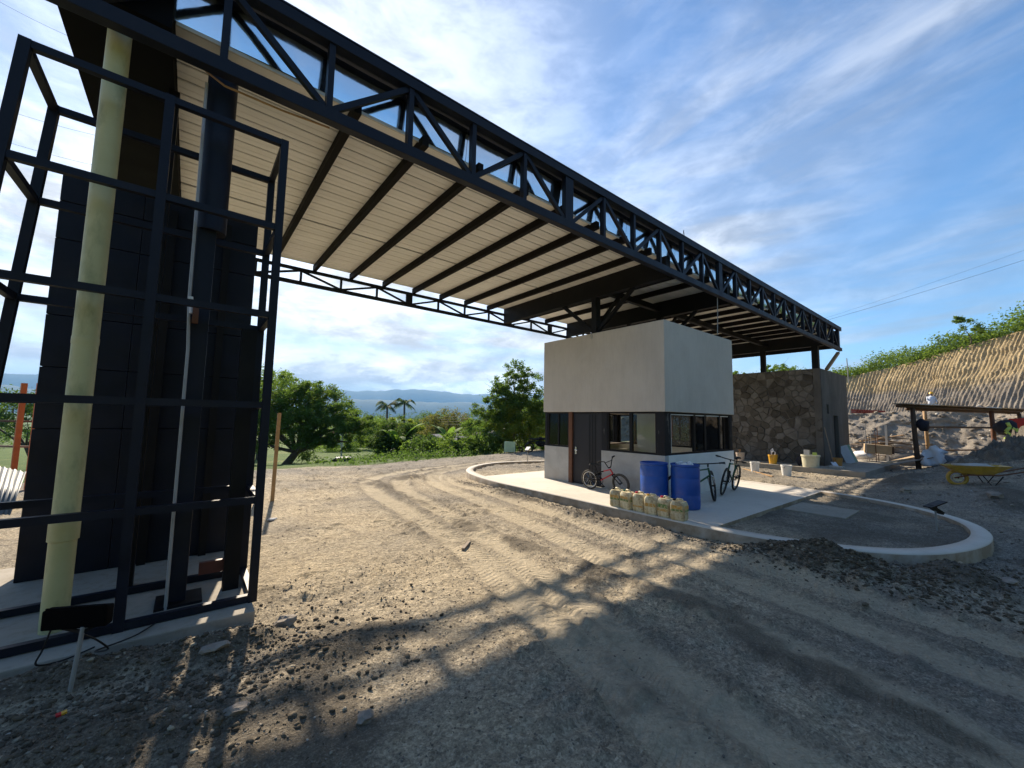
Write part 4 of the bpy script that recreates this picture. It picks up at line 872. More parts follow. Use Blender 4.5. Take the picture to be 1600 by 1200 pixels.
# ------------------------------------------------------------------ drums, jerry cans
def drum(x, y, label, water):
    t = thing('plastic_drum', (x, y, .18), label, 'drum', 'blue drums by the booth corner'); r = .285
    pf = [(r * .93, 0), (r * .985, .02), (r, .06), (r, .27), (r * .985, .285), (r * .985, .30), (r, .315), (r, .60), (r * .985, .615), (r * .985, .63), (r, .645), (r, .80), (r * .96, .835), (r * .96, .85), (r * 1.01, .865), (r * 1.01, .90), (r * .95, .905), (r * .93, .86), (r * .90, .3)]
    B().lathe((x, y, .18), pf, 36, True, False).build('body', 'blue_drum', t, smooth='auto')
    B().lathe((x, y, .18), [(.0, .70), (r * .925, .70)], 36, False, False).build('contents', water, t)
    return t
d1 = drum(7.90, 4.90, 'left blue plastic drum behind the row of jerry cans', 'tarp_grey'); d2 = drum(8.20, 4.36, 'right blue plastic drum with crumpled plastic in its mouth', 'tarp_grey')
m = B()
for k in range(16): a = k * .9; rr_ = .2 * ((k * 37 % 10) / 10) ** .5; m.blob((8.20 + math.cos(a) * rr_ * 1.1, 4.36 + math.sin(a) * rr_ * 1.1, 1.05 + (k % 3) * .02), (.06, .05, .035), 1, k)
o = m.build('crumpled_plastic', 'white_sheet'); tag(o, 'crumpled pale plastic stuffed in the right blue drum', 'plastic sheet')
def jerry(x, y, rz, label, cap, lab):
    t = thing('jerry_can', (x, y, .183), label, 'jerry can', 'stained jerry cans along the kerb', rot=(0, 0, rz)); w, d, hh = .115, .135, .335
    m = MB(); prof = [(.90, 0), (1, .03), (1, .12), (.985, .125), (.985, .14), (1, .145), (1, .25), (.97, .29), (.80, hh)]; N = 24; 
    for sc_, zz in prof:
        for k in range(N):
            a = 2 * math.pi * k / N; ca, sa = math.cos(a), math.sin(a); e = .38; m.v.append((math.copysign(abs(ca) ** e, ca) * w * sc_, math.copysign(abs(sa) ** e, sa) * d * sc_, zz))
    for i in range(len(prof) - 1):
        for k in range(N): k2 = (k + 1) % N; m.f.append((i * N + k, i * N + k2, (i + 1) * N + k2, (i + 1) * N + k))
    m.f.append(tuple(range(N))[::-1]); m.f.append(tuple((len(prof) - 1) * N + k for k in range(N)))
    b = m.build('body', 'jerry_plastic', t, smooth='auto')
    B().tube([(.0, -.075, hh - .01), (0, -.06, hh + .032), (0, .03, hh + .034), (0, .055, hh - .01)], .018, 8).build('handle', 'jerry_plastic', t, smooth=True)
    B().lathe((0, .085, hh - .01), [(.03, 0), (.03, .035), (.026, .04)], 14).build('cap', cap, t, smooth='auto')
    for (z0, z1, mt) in lab:
        for sx in (-1, 1): B().box(sx * w * 1.003 - .002, sx * w * 1.003 + .002, -.105, .105, z0, z1).build('label_band', mt, t)
        B().box(-.085, .085, -d * 1.003 - .002, -d * 1.003 + .002, z0, z1).build('label_band', mt, t)
ld = [[(.185, .24, 'label_orange'), (.15, .18, 'label_green')], [(.16, .20, 'label_green'), (.205, .25, 'label_orange')], [(.09, .12, 'label_orange')], [(.15, .21, 'label_orange')], [(.17, .24, 'label_green'), (.11, .15, 'label_orange')], [(.205, .265, 'label_orange'), (.165, .20, 'label_green')]]
lb = ['jerry can at the left end of the row with dark open mouth and orange band', 'jerry can second from left with green cap', 'plain pale jerry can third from left in the row', 'jerry can fourth from left with yellow cap and faint orange stain', 'jerry can with red cap and green label beside the last one', 'nearest jerry can at the right end of the row']
cp = ['black_plastic', 'green_paint', 'red_paint', 'yellow_bucket', 'red_paint', 'black_plastic']
for k in range(6):
    jerry(7.10 + (.012, -.01, .02, 0, .015, -.012)[k], 5.27 - k * .275, (.10, -.12, .05, .16, -.06, .12)[k], lb[k], cp[k], ld[k])

# ------------------------------------------------------------------ bicycles (x forward, z up, y to the left, rear contact at the origin)
def bicycle(loc, heading, lean, label, R_=.33, wb=1.05, frame='black_plastic', accent=None, steer=0.0, bmx=False, tyre='black_rubber', fork_m='black_plastic'):
    t = thing('bicycle', loc, label, 'bicycle', rot=(0, 0, 0)); t.rotation_mode = 'XYZ'
    t.matrix_world = Matrix.Translation(loc) @ Matrix.Rotation(heading, 4, 'Z') @ Matrix.Rotation(lean, 4, 'X')
    def wheel(cx, ang):
        def pt(r, a, y=0): v = Vector((r * math.cos(a), y, r * math.sin(a))); v.rotate(Euler((0, 0, ang))); return Vector((cx, 0, R_)) + v
        w = B().tube([pt(R_ - .024, 2 * math.pi * k / 40) for k in range(40)], .024, 8, closed=True).build('wheel', tyre, t, smooth=True)
        B().tube([pt(R_ - .052, 2 * math.pi * k / 40) for k in range(40)], .011, 6, closed=True).build('rim', 'black_plastic' if not bmx else 'chrome', w, smooth=True)
        m = MB()
        for k in range(20): m.tube([pt(.02, 2 * math.pi * k / 20 + .3 * (1 if k % 2 else -1), .02 * (1 if k % 2 else -1)), pt(R_ - .055, 2 * math.pi * k / 20)], .0022, 4, cap=False)
        m.build('spokes', 'chrome', w); B().tube([pt(0, 0, -.045), pt(0, 0, .045)], .02, 8).build('hub', 'black_plastic', w)
    wheel(0, 0)
    bb = Vector((.37 if not bmx else .34, 0, R_ - .03 if not bmx else R_ + .02)); st_top = Vector((.22 if not bmx else .26, 0, R_ + .36 if not bmx else R_ + .20)); hd_t = Vector((wb - .27, 0, R_ + .42 if not bmx else R_ + .32)); hd_b = Vector((wb - .20, 0, R_ + .27 if not bmx else R_ + .22)); ax = Vector((wb, 0, R_))
    m = MB(); tr = .019 if not bmx else .017
    acc = MB()
    (acc if accent else m).tube([bb, hd_b], tr, 8); (acc if accent else m).tube([st_top.lerp(hd_t, .5 if accent else 0), hd_t], tr * .9, 8)
    if accent: m.tube([st_top, st_top.lerp(hd_t, .5)], tr * .9, 8)
    m.tube([bb, st_top], tr * .9, 8); (acc if accent else m).tube([hd_t + (hd_t - hd_b) * .15, hd_b], tr * 1.15, 8)
    for sy in (-.055, .055): m.tube([bb + Vector((-.05, sy * .6, 0)), (0, sy, R_)], .010, 6); m.tube([st_top + Vector((0, sy * .4, -.03)), (0, sy, R_)], .009, 6)
    m.build('frame', frame, t, smooth=True)
    if accent: acc.build('frame_tube', accent, t, smooth=True)
    # fork, front wheel and bars turn together
    piv = hd_b; Rm = Matrix.Rotation(steer, 3, (hd_t - hd_b).normalized())
    def T(v): return piv + Rm @ (Vector(v) - piv)
    m = MB()
    for sy in (-.055, .055): m.tube([T(hd_b + Vector((.01, sy, -.03))), T(ax + Vector((0, sy, 0)))], .016 if not bmx else .012, 8)
    m.tube([T(hd_b + Vector((.01, -.06, -.025))), T(hd_b + Vector((.01, .06, -.025)))], .017, 8); m.build('fork', fork_m, t, smooth=True)
    hb = hd_t + (hd_t - hd_b).normalized() * .06
    m = MB()
    if bmx:
        for sy in (-1, 1): m.tube([T(hb + Vector((.02, sy * .05, 0))), T(hb + Vector((0, sy * .16, .18))), T(hb + Vector((-.03, sy * .24, .20))), T(hb + Vector((-.06, sy * .34, .20)))], .0115, 8)
        m.tube([T(hb + Vector((.02, -.05, 0))), T(hb + Vector((.02, .05, 0)))], .014, 8); m.tube([T(hb + Vector((0.01, -.15, .15))), T(hb + Vector((0.01, .15, .15)))], .008, 6)
    else:
        m.tube([T(hb), T(hb + Vector((.07, 0, .05)))], .016, 8); m.tube([T(hb + Vector((.03, -.34, .07))), T(hb + Vector((.07, -.1, .055))), T(hb + Vector((.07, .1, .055))), T(hb + Vector((.03, .34, .07)))], .0125, 8)
    hbo = m.build('handlebar', 'black_plastic', t, smooth=True)
    for sy in (-1, 1):
        a, b = (T(hb + Vector((-.05, sy * .24, .20))), T(hb + Vector((-.06, sy * .35, .20)))) if bmx else (T(hb + Vector((.045, sy * .23, .063))), T(hb + Vector((.03, sy * .35, .07))))
        B().tube([a, b], .018, 8).build('grip', 'black_rubber', hbo, smooth=True)
        if not bmx: B().tube([a + Vector((.02, 0, 0)), a.lerp(b, .8) + Vector((.06, 0, -.03))], .006, 6).build('brake_lever', 'black_plastic', hbo)
    # front wheel
    aw = T(ax); ang = steer
    def pt(r, a, y=0): v = Vector((r * math.cos(a), y, r * math.sin(a))); v = Rm @ v; return aw + v
    w = B().tube([pt(R_ - .024, 2 * math.pi * k / 40) for k in range(40)], .024, 8, closed=True).build('wheel', tyre, t, smooth=True)
    B().tube([pt(R_ - .052, 2 * math.pi * k / 40) for k in range(40)], .011, 6, closed=True).build('rim', 'black_plastic', w, smooth=True)
    m = MB()
    for k in range(20): m.tube([pt(.02, 2 * math.pi * k / 20 + .3 * (1 if k % 2 else -1), .02 * (1 if k % 2 else -1)), pt(R_ - .055, 2 * math.pi * k / 20)], .0022, 4, cap=False)
    m.build('spokes', 'chrome', w); B().tube([pt(0, 0, -.045), pt(0, 0, .045)], .02, 8).build('hub', 'black_plastic', w)
    # saddle, cranks, chain
    sp2 = st_top + (st_top - bb).normalized() * (.16 if not bmx else .20)
    B().tube([st_top, sp2], .012, 8).build('seat_post', 'black_plastic', t)
    m = MB(); 
    for (xx, wy, zz) in ((-.13, .07, .02), (-.08, .075, .03), (0, .045, .025), (.07, .022, .02), (.13, .016, .012)):
        m.v += [(sp2.x + xx, -wy, sp2.z + zz - .02), (sp2.x + xx, wy, sp2.z + zz - .02), (sp2.x + xx, wy * .6, sp2.z + zz + .02), (sp2.x + xx, -wy * .6, sp2.z + zz + .02)]
    for i in range(4):
        for k in range(4): k2 = (k + 1) % 4; m.f.append((i * 4 + k, i * 4 + k2, i * 4 + 4 + k2, i * 4 + 4 + k))
    m.f += [(3, 2, 1, 0), (16, 17, 18, 19)]; m.build('saddle', 'black_rubber', t, bevel=.006, smooth=True)
    cr = B().tube([bb + Vector((.09 * math.cos(2 * math.pi * k / 20), -.05, .09 * math.sin(2 * math.pi * k / 20))) for k in range(20)], .007, 6, closed=True).build('chainring', 'black_plastic', t)
    B().tube([bb + Vector((0, -.065, 0)), bb + Vector((.11, -.07, -.12))], .010, 6).build('crank', 'black_plastic', cr); B().tube([bb + Vector((0, .065, 0)), bb + Vector((-.11, .07, .12))], .010, 6).build('crank', 'black_plastic', cr)
    for p in (bb + Vector((.11, -.12, -.12)), bb + Vector((-.11, .12, .12))): B().box(p.x - .045, p.x + .045, p.y - .04, p.y + .04, p.z - .01, p.z + .01).build('pedal', 'black_plastic', cr)
    B().tube([bb + Vector((0, -.05, .09)), (0, -.05, R_ + .04)], .005, 4).build('chain', 'steel_black', t); B().tube([bb + Vector((0, -.05, -.09)), (0, -.05, R_ - .04)], .005, 4).build('chain', 'steel_black', t)
    return t
def head(a, b): return math.atan2(b[1] - a[1], b[0] - a[0])
bicycle((8.28, 6.98, .18), head((8.28, 6.98), (8.38, 6.1)), R(7), 'small red and black bicycle beside the booth door', R_=.25, wb=.90, frame='black_plastic', accent='red_paint', steer=R(-6), bmx=True, tyre='tyre_dusty')
bicycle((8.50, 4.80, .18), head((8.50, 4.80), (9.42, 4.42)), R(15), 'mountain bike leaning half hidden behind the right blue drum', R_=.345, wb=1.05, frame='green_paint', steer=R(46), fork_m='chrome')
bicycle((11.42, 4.72, .18), head((11.42, 4.72), (10.42, 4.58)), R(-9), 'dark mountain bike leaning on the white booth wall with front wheel toward viewer', R_=.345, wb=1.06, frame='green_paint', steer=R(5))

# ------------------------------------------------------------------ lamps on stakes in the planting beds
def stake_lamp(x, y, h, label, panel, rz):
    z = .12; t = thing('stake_lamp', (x, y, z), label, 'lamp', rot=(0, 0, rz))
    B().tube([(0, 0, -.08), (0, 0, h)], .014, 8).build('stake', 'pole_grey', t)
    B().bar((-.14, 0, h + .03), (.14, 0, h + .14), .16, .02, (0, 0, 1)).build('solar_panel', panel, t)
    B().bar((-.09, 0, h + .05), (.10, 0, h - .07), .10, .05, (0, 0, 1)).build('lamp_head', 'black_plastic', t); B().bar((.0, 0, h - .01), (.02, 0, h + .09), .03, .03).build('bracket', 'black_plastic', t)
stake_lamp(10.55, .95, .36, 'black solar lamp on a stake in the rounded kerb end at right', 'black_plastic', R(-40))
stake_lamp(11.0, 12.6, .55, 'solar lamp with pale panel in the far planting bed left of the booth', 'white_sheet', R(30))

# ------------------------------------------------------------------ buckets and tools by the stone wall
def bucket(x, y, r, h, mat, label, fill=None, handle=True, tools=(), z=None):
    z = gz(x, y) if z is None else z
    t = thing('bucket', (x, y, z), label, 'bucket'); b = B().lathe((x, y, z), [(r * .80, 0), (r * .97, h * .82), (r * 1.03, h * .83), (r * 1.03, h * .88), (r, h * .89), (r * 1.02, h), (r * .96, h), (r * .78, h * .1)], 24, True, False).build('body', mat, t, smooth='auto')
    if fill: B().lathe((x, y, z), [(0, h * .75), (r * .90, h * .75)], 20, False, False).build('contents', fill, t)
    if handle: B().tube([(x + r * 1.04 * math.cos(a), y + r * 1.04 * math.sin(a) * .35 - .0, z + h * .85 - abs(math.sin(a)) * h * .35) for a in np.linspace(0, math.pi, 9)], .006, 5).build('handle', 'steel_black', t)
    return t
bucket(18.0, 6.63, .17, .39, 'white_plastic', 'white bucket standing on lit ground near the booth')
bucket(17.75, 5.45, .18, .40, 'white_plastic', 'white bucket with dark smears, right of the other white bucket', 'mortar_grey')
bucket(20.35, 8.1, .19, .38, 'pink_bucket', 'pinkish bucket of tools nearest the booth on the stone building apron', 'timber_dark', z=.2)
bucket(20.2, 6.7, .18, .40, 'yellow_bucket', 'bright yellow bucket holding white tools by the stone wall', 'mortar_grey', z=.2)
t = thing('plaster_tub', (20.2, 5.32, .2), 'large cream tub with boxes in it by the stone building corner', 'tub'); B().lathe((20.2, 5.32, .2), [(.28, 0), (.31, .42), (.335, .43), (.335, .50), (.32, .505), (.30, .43), (.27, .05)], 28, True, False).build('body', 'cream_tub', t, smooth='auto'); B().lathe((20.2, 5.32, .2), [(0, .4), (.29, .4)], 20, False, False).build('contents', 'mortar_grey', t)
for (x, y, w, h, mt, lab) in ((20.15, 5.42, .10, .30, 'galv', 'grey metal box standing in the cream tub'), (20.25, 5.18, .07, .20, 'lime_cloth', 'yellowish carton in the cream tub'), ):
    o = MB().box(x - w * .6, x + w * .6, y - w, y + w, .6, .6 + h).build('carton', mt, bevel=.006); tag(o, lab, 'carton')
bucket(21.6, 4.75, .19, .36, 'orange_bucket', 'dull orange bucket beside the narrow door of the stone building', 'timber_dark', z=.2)
bg2 = MB().blob((20.35, 5.75, .40), (.16, .14, .22), 2, 4); o = bg2.build('black_sack', 'navy_cloth', smooth=True); tag(o, 'black sack beside the cream tub', 'sack')
for k, (x, y, dx_, lab) in enumerate(((20.3, 8.05, .10, 'stick tool upright in the pinkish bucket'), (20.35, 8.15, -.06, 'second stick tool upright in the pinkish bucket'))):
    o = MB().tube([(x, y, .42), (x + dx_ * .3, y + dx_, .72)], .018, 6).build('tool_handle', 'timber'); tag(o, lab, 'tool')
for k, (dx_, dy_, h_, lab) in enumerate(((.03, .05, .34, 'white trowel sticking out of the yellow bucket, taller one'), (-.02, -.07, .24, 'white trowel sticking out of the yellow bucket, shorter one'))):
    o = MB().tube([(20.2 + dx_, 6.7 + dy_, .50), (20.2 + dx_ * 2, 6.7 + dy_ * 1.6, .52 + h_ * .8), (20.2 + dx_ * 2, 6.7 + dy_ * .4, .52 + h_), (20.2 + dx_, 6.7 - dy_ * .3, .55 + h_ * .6)], .022, 6).build('trowel', 'white_sheet'); tag(o, lab, 'tool')
t = thing('shovel', (21.0, 4.9, .2), 'long-handled shovel leaning on the stone building corner', 'shovel'); B().tube([(20.95, 4.72, .32), (21.14, 5.02, 1.85)], .018, 6).build('handle', 'timber_grey', t); B().bar((20.86, 4.60, .21), (20.97, 4.75, .42), .22, .015, (0, 0, 1)).build('blade', 'galv', t)
o = MB().bar((18.6, 7.3, .03), (16.8, 5.6, .035), .07, .03).build('plank', 'timber'); tag(o, 'thin pale plank lying on the ground by the white buckets', 'plank')
o = MB().box(20.5, 20.9, 4.35, 4.8, .2, .28).build('mortar_tray', 'mortar_grey', bevel=.02); tag(o, 'low grey mortar tray at the foot of the shovel', 'tray')
for k, (x, mt, lab) in enumerate(((23.95, 'white_sheet', 'pale board leaning beside the narrow door, left one'), (24.45, 'pale_green', 'pale board leaning beside the narrow door, right one'))):
    o = MB().bar((x, 4.75, .2), (x, 5.05, .98), .34, .03, (1, 0, 0)).build('leaning_board', mt); tag(o, lab, 'board')
for k in range(5):
    x = 25.7 + k * .28; y = 4.5 - (k % 2) * .3; o = MB().tube([(x, y, .1), (x + .02, y, 1.9 - .2 * (k % 3))], .014, 6).build('rebar', 'rust_brown' if k % 2 else 'pole_grey'); tag(o, 'upright steel rod standing beyond the stone building corner', 'rod', 'upright steel rods by the stone building')
o = MB().box(26.9, 26.98, 3.9, 3.98, .2, 2.0).build('pale_post', 'house_white'); tag(o, 'slim white post at the corner of the building apron', 'post')

# ------------------------------------------------------------------ scrap lumber and bricks beyond the building
rl = random.Random(9); c0 = P(1385, 700, 21.5)
for k in range(30):
    a = rl.uniform(-.5, .7) + 1.9; l = rl.uniform(1.2, 2.6); lv = k / 30; cx = c0.x + rl.uniform(-1.3, 1.3) * (1.1 - lv); cy = c0.y + rl.uniform(-1.6, 1.3) * (1.1 - lv); zc_ = .25 + lv * 1.15; d = Vector((math.cos(a), math.sin(a), rl.uniform(-.18, .18))) * l / 2
    o = MB().bar((cx - d.x, cy - d.y, zc_ - d.z), (cx + d.x, cy + d.y, zc_ + d.z), rl.uniform(.1, .22), rl.uniform(.025, .05)).build('scrap_plank', 'timber_grey' if k % 3 else 'timber'); tag(o, 'weathered plank in the scrap lumber heap beside the stone building', 'plank', 'planks of the scrap lumber heap')
hb = MB()
hb.blob((c0.x, c0.y, .1), (1.7, 1.9, .75), 2, 3); o = hb.build('spoil_heap', 'rubble_earth', smooth=True); tag(o, 'low earth heap under the scrap lumber', 'heap')
p = P(1372, 702, 19.5); t = thing('wooden_crate', (p.x, p.y, .3), 'brown wooden box lying on the lumber heap', 'crate'); B().bar((p.x - .1, p.y + .5, .85), (p.x + .15, p.y - .45, .78), .5, .42).build('box', 'plywood', t, bevel=.01); B().bar((p.x + .155, p.y - .47, .785), (p.x + .17, p.y - .52, .785), .44, .36).build('end_panel', 'timber_dark', t)
p = P(1350, 707, 20); o = MB().blob((p.x, p.y, .5), (.5, .5, .18), 2, 6).build('plastic_sheet', 'white_sheet', smooth=True); tag(o, 'crumpled white plastic at the foot of the lumber heap', 'plastic sheet')
p0, p1 = P(1330, 638, 31), P(1375, 635, 33)
tb = thing('brick_stack', (p0.x, p0.y, 2.8), 'low stack of red bricks on the rubble bank behind the stone building', 'bricks')
for k in range(14):
    q = p0.lerp(p1, k / 13)
    for j in range(2): B().bar((q.x, q.y, 2.95 + j * .16), (q.x + .02, q.y - .3, 2.95 + j * .16), .24, .14).build('brick', 'brick_red', tb)

# ------------------------------------------------------------------ pole shelter
sh = thing('pole_shelter', (27, 2, .3), 'rough open pole shelter with flat board roof in front of the rubble bank', 'shelter')
A_, B_ = P(1436, 728, 17.0), P(1558, 712, 19.0); A2, B2 = P(1452, 700, 20.5), P(1600, 700, 21.5)
zt_ = 2.74
def gpost(p, r, mat, top): B().tube([(p.x, p.y, gz(p.x, p.y) - .3), (p.x - .10, p.y + .05, (gz(p.x, p.y) + top) / 2), (p.x - .16, p.y + .06, top)], [r * 1.1, r, r * .95], 8).build('post', mat, sh, smooth=True)
gpost(A_, .085, 'timber_dark', zt_); gpost(B_, .085, 'rust_brown', zt_); gpost(A2, .08, 'timber', zt_); gpost(B2, .08, 'timber_dark', zt_)
dirn = (B_ - A_); dirn.z = 0; dirn.normalize(); bk = Vector((A2.x - A_.x, A2.y - A_.y, 0)).normalized()
e0 = A_ - dirn * 1.2; e1 = B_ + dirn * 2.6
B().tube([(e0.x, e0.y, zt_ + .06), (e1.x, e1.y, zt_ + .08)], .07, 8).build('front_beam', 'timber_dark', sh, smooth=True)
B().tube([(e0.x + bk.x * 3.2, e0.y + bk.y * 3.2, zt_ + .02), (e1.x + bk.x * 3.2, e1.y + bk.y * 3.2, zt_ + .05)], .07, 8).build('back_beam', 'timber_dark', sh, smooth=True)
rz_ = 1.93; B().tube([(A_.x - .1, A_.y, rz_), (B_.x - .12, B_.y, rz_ + .02)], .045, 8).build('cross_rail', 'timber_dark', sh)
B().tube([(A2.x, A2.y, .75), (B2.x, B2.y, .8)], .04, 8).build('cross_rail', 'timber_dark', sh)
nb = 22
for k in range(nb):
    t_ = (k + .5) / nb; q = e0.lerp(e1, t_); w = (e1 - e0).length / nb * .92; over = rl.uniform(.25, .5)
    a = Vector((q.x, q.y, zt_ + .155)) - bk * over; b = Vector((q.x, q.y, zt_ + .14)) + bk * 3.6
    B().bar(a, b, w, .03).build('roof_board', ('timber_grey', 'plywood', 'galv', 'pink_bucket')[(k * 7 % 11) % 4], sh)
# things hanging on and leaning against the shelter
def hang(name, c, r, mat, label, cat, seed): o = MB().blob(c, r, 2, seed).build(name, mat, smooth=True); tag(o, label, cat); return o
q = P(1443, 664, 16.9); hang('hanging_bag', (q.x, q.y, q.z), (.2, .2, .27), 'navy_cloth', 'black bag hanging on the left shelter post', 'bag', 3)
q = P(1571, 668, 18.6); hang('hanging_bag', (q.x, q.y, q.z), (.35, .35, .34), 'navy_cloth', 'dark blue bag hanging on the right shelter post', 'bag', 5)
q = P(1590, 672, 18.9); m = MB(); m.bar((q.x, q.y, q.z + .55), (q.x + .1, q.y - .1, q.z - .75), .5, .06, (1, .2, 0)); o = m.build('red_jacket', 'red_cloth', bevel=.03); tag(o, 'red cloth hanging at the right end of the shelter', 'cloth')
m = MB(); q = P(1580, 676, 18.3)
pts_ = [(-.1, .45), (-.02, .25), (-.18, .05), (-.05, -.1), (-.22, -.3), (.0, -.42), (.22, -.38), (.34, -.22), (.12, -.02), (.26, .12), (.05, .2)]
for k in range(len(pts_) - 1):
    a, b = pts_[k], pts_[k + 1]; m.tube([(q.x + a[0] * .5, q.y - a[0] * .85, q.z + a[1]), (q.x + b[0] * .5, q.y - b[0] * .85, q.z + b[1])], .065, 6)
o = m.build('safety_vest', 'lime_cloth', smooth=True); tag(o, 'lime green harness straps hanging on the right shelter post', 'vest')
q = P(1456, 716, 16.6); m = MB(); gz0 = gz(q.x, q.y); N_ = 9
for i in range(N_):
    for j in range(6):
        u, v_ = i / (N_ - 1) - .5, j / 5; m.v.append((q.x + u * .2 + .10 * math.sin(u * 9 + j), q.y - u * .62 - .1 * v_ + .07 * math.sin(u * 14 + j * 2), gz0 + .02 + v_ * .85 * (1 - .5 * abs(u)) + .03 * math.sin(i * 2.1)))
for i in range(N_ - 1):
    for j in range(5): m.f.append((i * 6 + j, i * 6 + 6 + j, i * 6 + 7 + j, i * 6 + 1 + j))
o = m.build('white_cloth', 'white_sheet', smooth=True); o.modifiers.new('t', 'SOLIDIFY').thickness = .01; tag(o, 'white cloth draped over the heap at the left shelter post', 'cloth')
q = P(1470, 726, 17.2); o = MB().blob((q.x, q.y, gz(q.x, q.y) + .2), (.7, .9, .32), 2, 9).build('tarpaulin', 'tarp_grey', smooth=True); tag(o, 'dark tarpaulin bundle behind the white cloth', 'tarpaulin')
for k, (px_a, lab) in enumerate(((1412, 'board slanting on the ground left of the shelter post, nearer one'), (1404, 'board slanting on the ground left of the shelter post, farther one'))):
    q = P(px_a, 724, 17.2 + k); o = MB().bar((q.x - .5, q.y + .9, gz(q.x, q.y) + .05), (q.x + .3, q.y - .8, gz(q.x, q.y) + .62 + k * .1), .45, .03).build('plank', 'plywood' if k else 'timber_grey'); tag(o, lab, 'plank')

# ------------------------------------------------------------------ wheelbarrow
q = P(1497, 762, 11.6); wz = gz(q.x, q.y); hd = head((0, 0), (-.35, 1.0)); wbv = thing('wheelbarrow', (q.x, q.y, wz), 'yellow wheelbarrow with yellow wheel resting on the shaded earth', 'wheelbarrow', rot=(0, 0, hd))
w = B().tube([(.19 * math.cos(a), 0, .19 + .19 * math.sin(a)) for a in np.linspace(0, 2 * math.pi, 28)[:-1]], .045, 10, closed=True).build('wheel', 'yellow_barrow', wbv, smooth=True)
B().lathe((0, 0, 0), [(0, 0)], 3, False, False)
m = MB(); m.tube([(0, -.05, .19), (0, .05, .19)], .10, 16); m.build('rim', 'cream_tub', w); B().tube([(0, -.10, .19), (0, .10, .19)], .015, 8).build('axle', 'steel_black', w)
m = MB(); prof = [(.12, .16, .36), (-.78, .22, .36), (-.95, .30, .58), (.30, .28, .62)]
b0 = [(-.02, -.17, .34), (-.62, -.2, .32), (-.62, .2, .32), (-.02, .17, .34)]; t0_ = [(.30, -.29, .55), (-.98, -.34, .60), (-.98, .34, .60), (.30, .29, .55)]; ti = [(.27, -.26, .55), (-.95, -.31, .60), (-.95, .31, .60), (.27, .26, .55)]; bi = [(-.03, -.15, .36), (-.6, -.18, .34), (-.6, .18, .34), (-.03, .15, .36)]
m.v = b0 + t0_ + ti + bi
for i in range(4):
    j = (i + 1) % 4
    for k in range(3): m.f.append((k * 4 + i, k * 4 + j, k * 4 + 4 + j, k * 4 + 4 + i))
m.f += [(3, 2, 1, 0), (12, 13, 14, 15)]; m.build('tray', 'yellow_barrow', wbv)
for sy in (-1, 1):
    B().tube([(.08, sy * .08, .19), (-.2, sy * .16, .30), (-.75, sy * .25, .34), (-1.45, sy * .30, .56)], .018, 8).build('handle', 'rust_brown', wbv, smooth=True)
    B().tube([(-.45, sy * .2, .31), (-.62, sy * .24, .0), (-.82, sy * .25, .32)], .015, 6).build('leg', 'steel_black', wbv)
m = MB(); m.blob((-.35, 0, .55), (.42, .24, .09), 2, 3); m.build('load', 'mortar_grey', wbv, smooth=True)

# ------------------------------------------------------------------ worker on the bank
wk = P(1457, 652, 29.5); wk.z = 2.72
pe = thing('person', (wk.x, wk.y, wk.z), 'worker in yellow hard hat and pale clothes standing on the rubble bank', 'person', rot=(0, 0, R(200)))
me = bpy.data.meshes.new('body'); J = {'pel': (0, 0, .93), 'ch': (.03, 0, 1.30), 'nk': (.05, 0, 1.47), 'hd': (.075, 0, 1.60), 'ht': (.08, 0, 1.70), 'hl': (0, .1, .88), 'kl': (.06, .11, .48), 'al': (.0, .12, .07), 'tl': (.13, .13, .03), 'hr': (0, -.1, .88), 'kr': (.10, -.11, .49), 'ar': (.06, -.12, .07), 'tr': (.19, -.13, .03), 'sl': (.03, .19, 1.40), 'el': (.10, .25, 1.14), 'wl': (.30, .20, 1.02), 'fl': (.38, .18, 1.0), 'sr': (.03, -.19, 1.40), 'er': (.12, -.24, 1.14), 'wr': (.32, -.18, 1.06), 'fr': (.40, -.16, 1.04)}
ks = list(J); E_ = [('pel', 'ch'), ('ch', 'nk'), ('nk', 'hd'), ('hd', 'ht'), ('pel', 'hl'), ('hl', 'kl'), ('kl', 'al'), ('al', 'tl'), ('pel', 'hr'), ('hr', 'kr'), ('kr', 'ar'), ('ar', 'tr'), ('ch', 'sl'), ('sl', 'el'), ('el', 'wl'), ('wl', 'fl'), ('ch', 'sr'), ('sr', 'er'), ('er', 'wr'), ('wr', 'fr')]
me.from_pydata([J[k] for k in ks], [(ks.index(a), ks.index(b)) for a, b in E_], []); bd = bpy.data.objects.new('body', me); COL.objects.link(bd); bd.parent = pe; me.materials.append(MATS['trousers_pale'])
md = bd.modifiers.new('skin', 'SKIN'); RD = {'pel': .15, 'ch': .165, 'nk': .06, 'hd': .095, 'ht': .085, 'hl': .10, 'kl': .07, 'al': .05, 'tl': .045, 'hr': .10, 'kr': .07, 'ar': .05, 'tr': .045, 'sl': .07, 'el': .05, 'wl': .038, 'fl': .04, 'sr': .07, 'er': .05, 'wr': .038, 'fr': .04}
for i, k in enumerate(ks): sv = me.skin_vertices[0].data[i]; sv.radius = (RD[k], RD[k]); sv.use_root = (k == 'pel')
bd.modifiers.new('sub', 'SUBSURF').levels = 2; bd.modifiers['sub'].render_levels = 2
B().lathe((.04, 0, .88), [(.17, 0), (.185, .1), (.195, .35), (.215, .5), (.14, .575), (.07, .60)], 18, True, True).build('shirt', 'shirt_pale', pe, smooth=True)
B().lathe((.08, 0, 1.655), [(.155, 0), (.125, .015), (.12, .07), (.09, .12), (.03, .145), (0, .147)], 18, True, False).build('hard_hat', 'helmet_yellow', pe, smooth=True)
B().blob((.10, 0, 1.58), (.085, .075, .07), 2, 4).build('face', 'skin', pe, smooth=True)

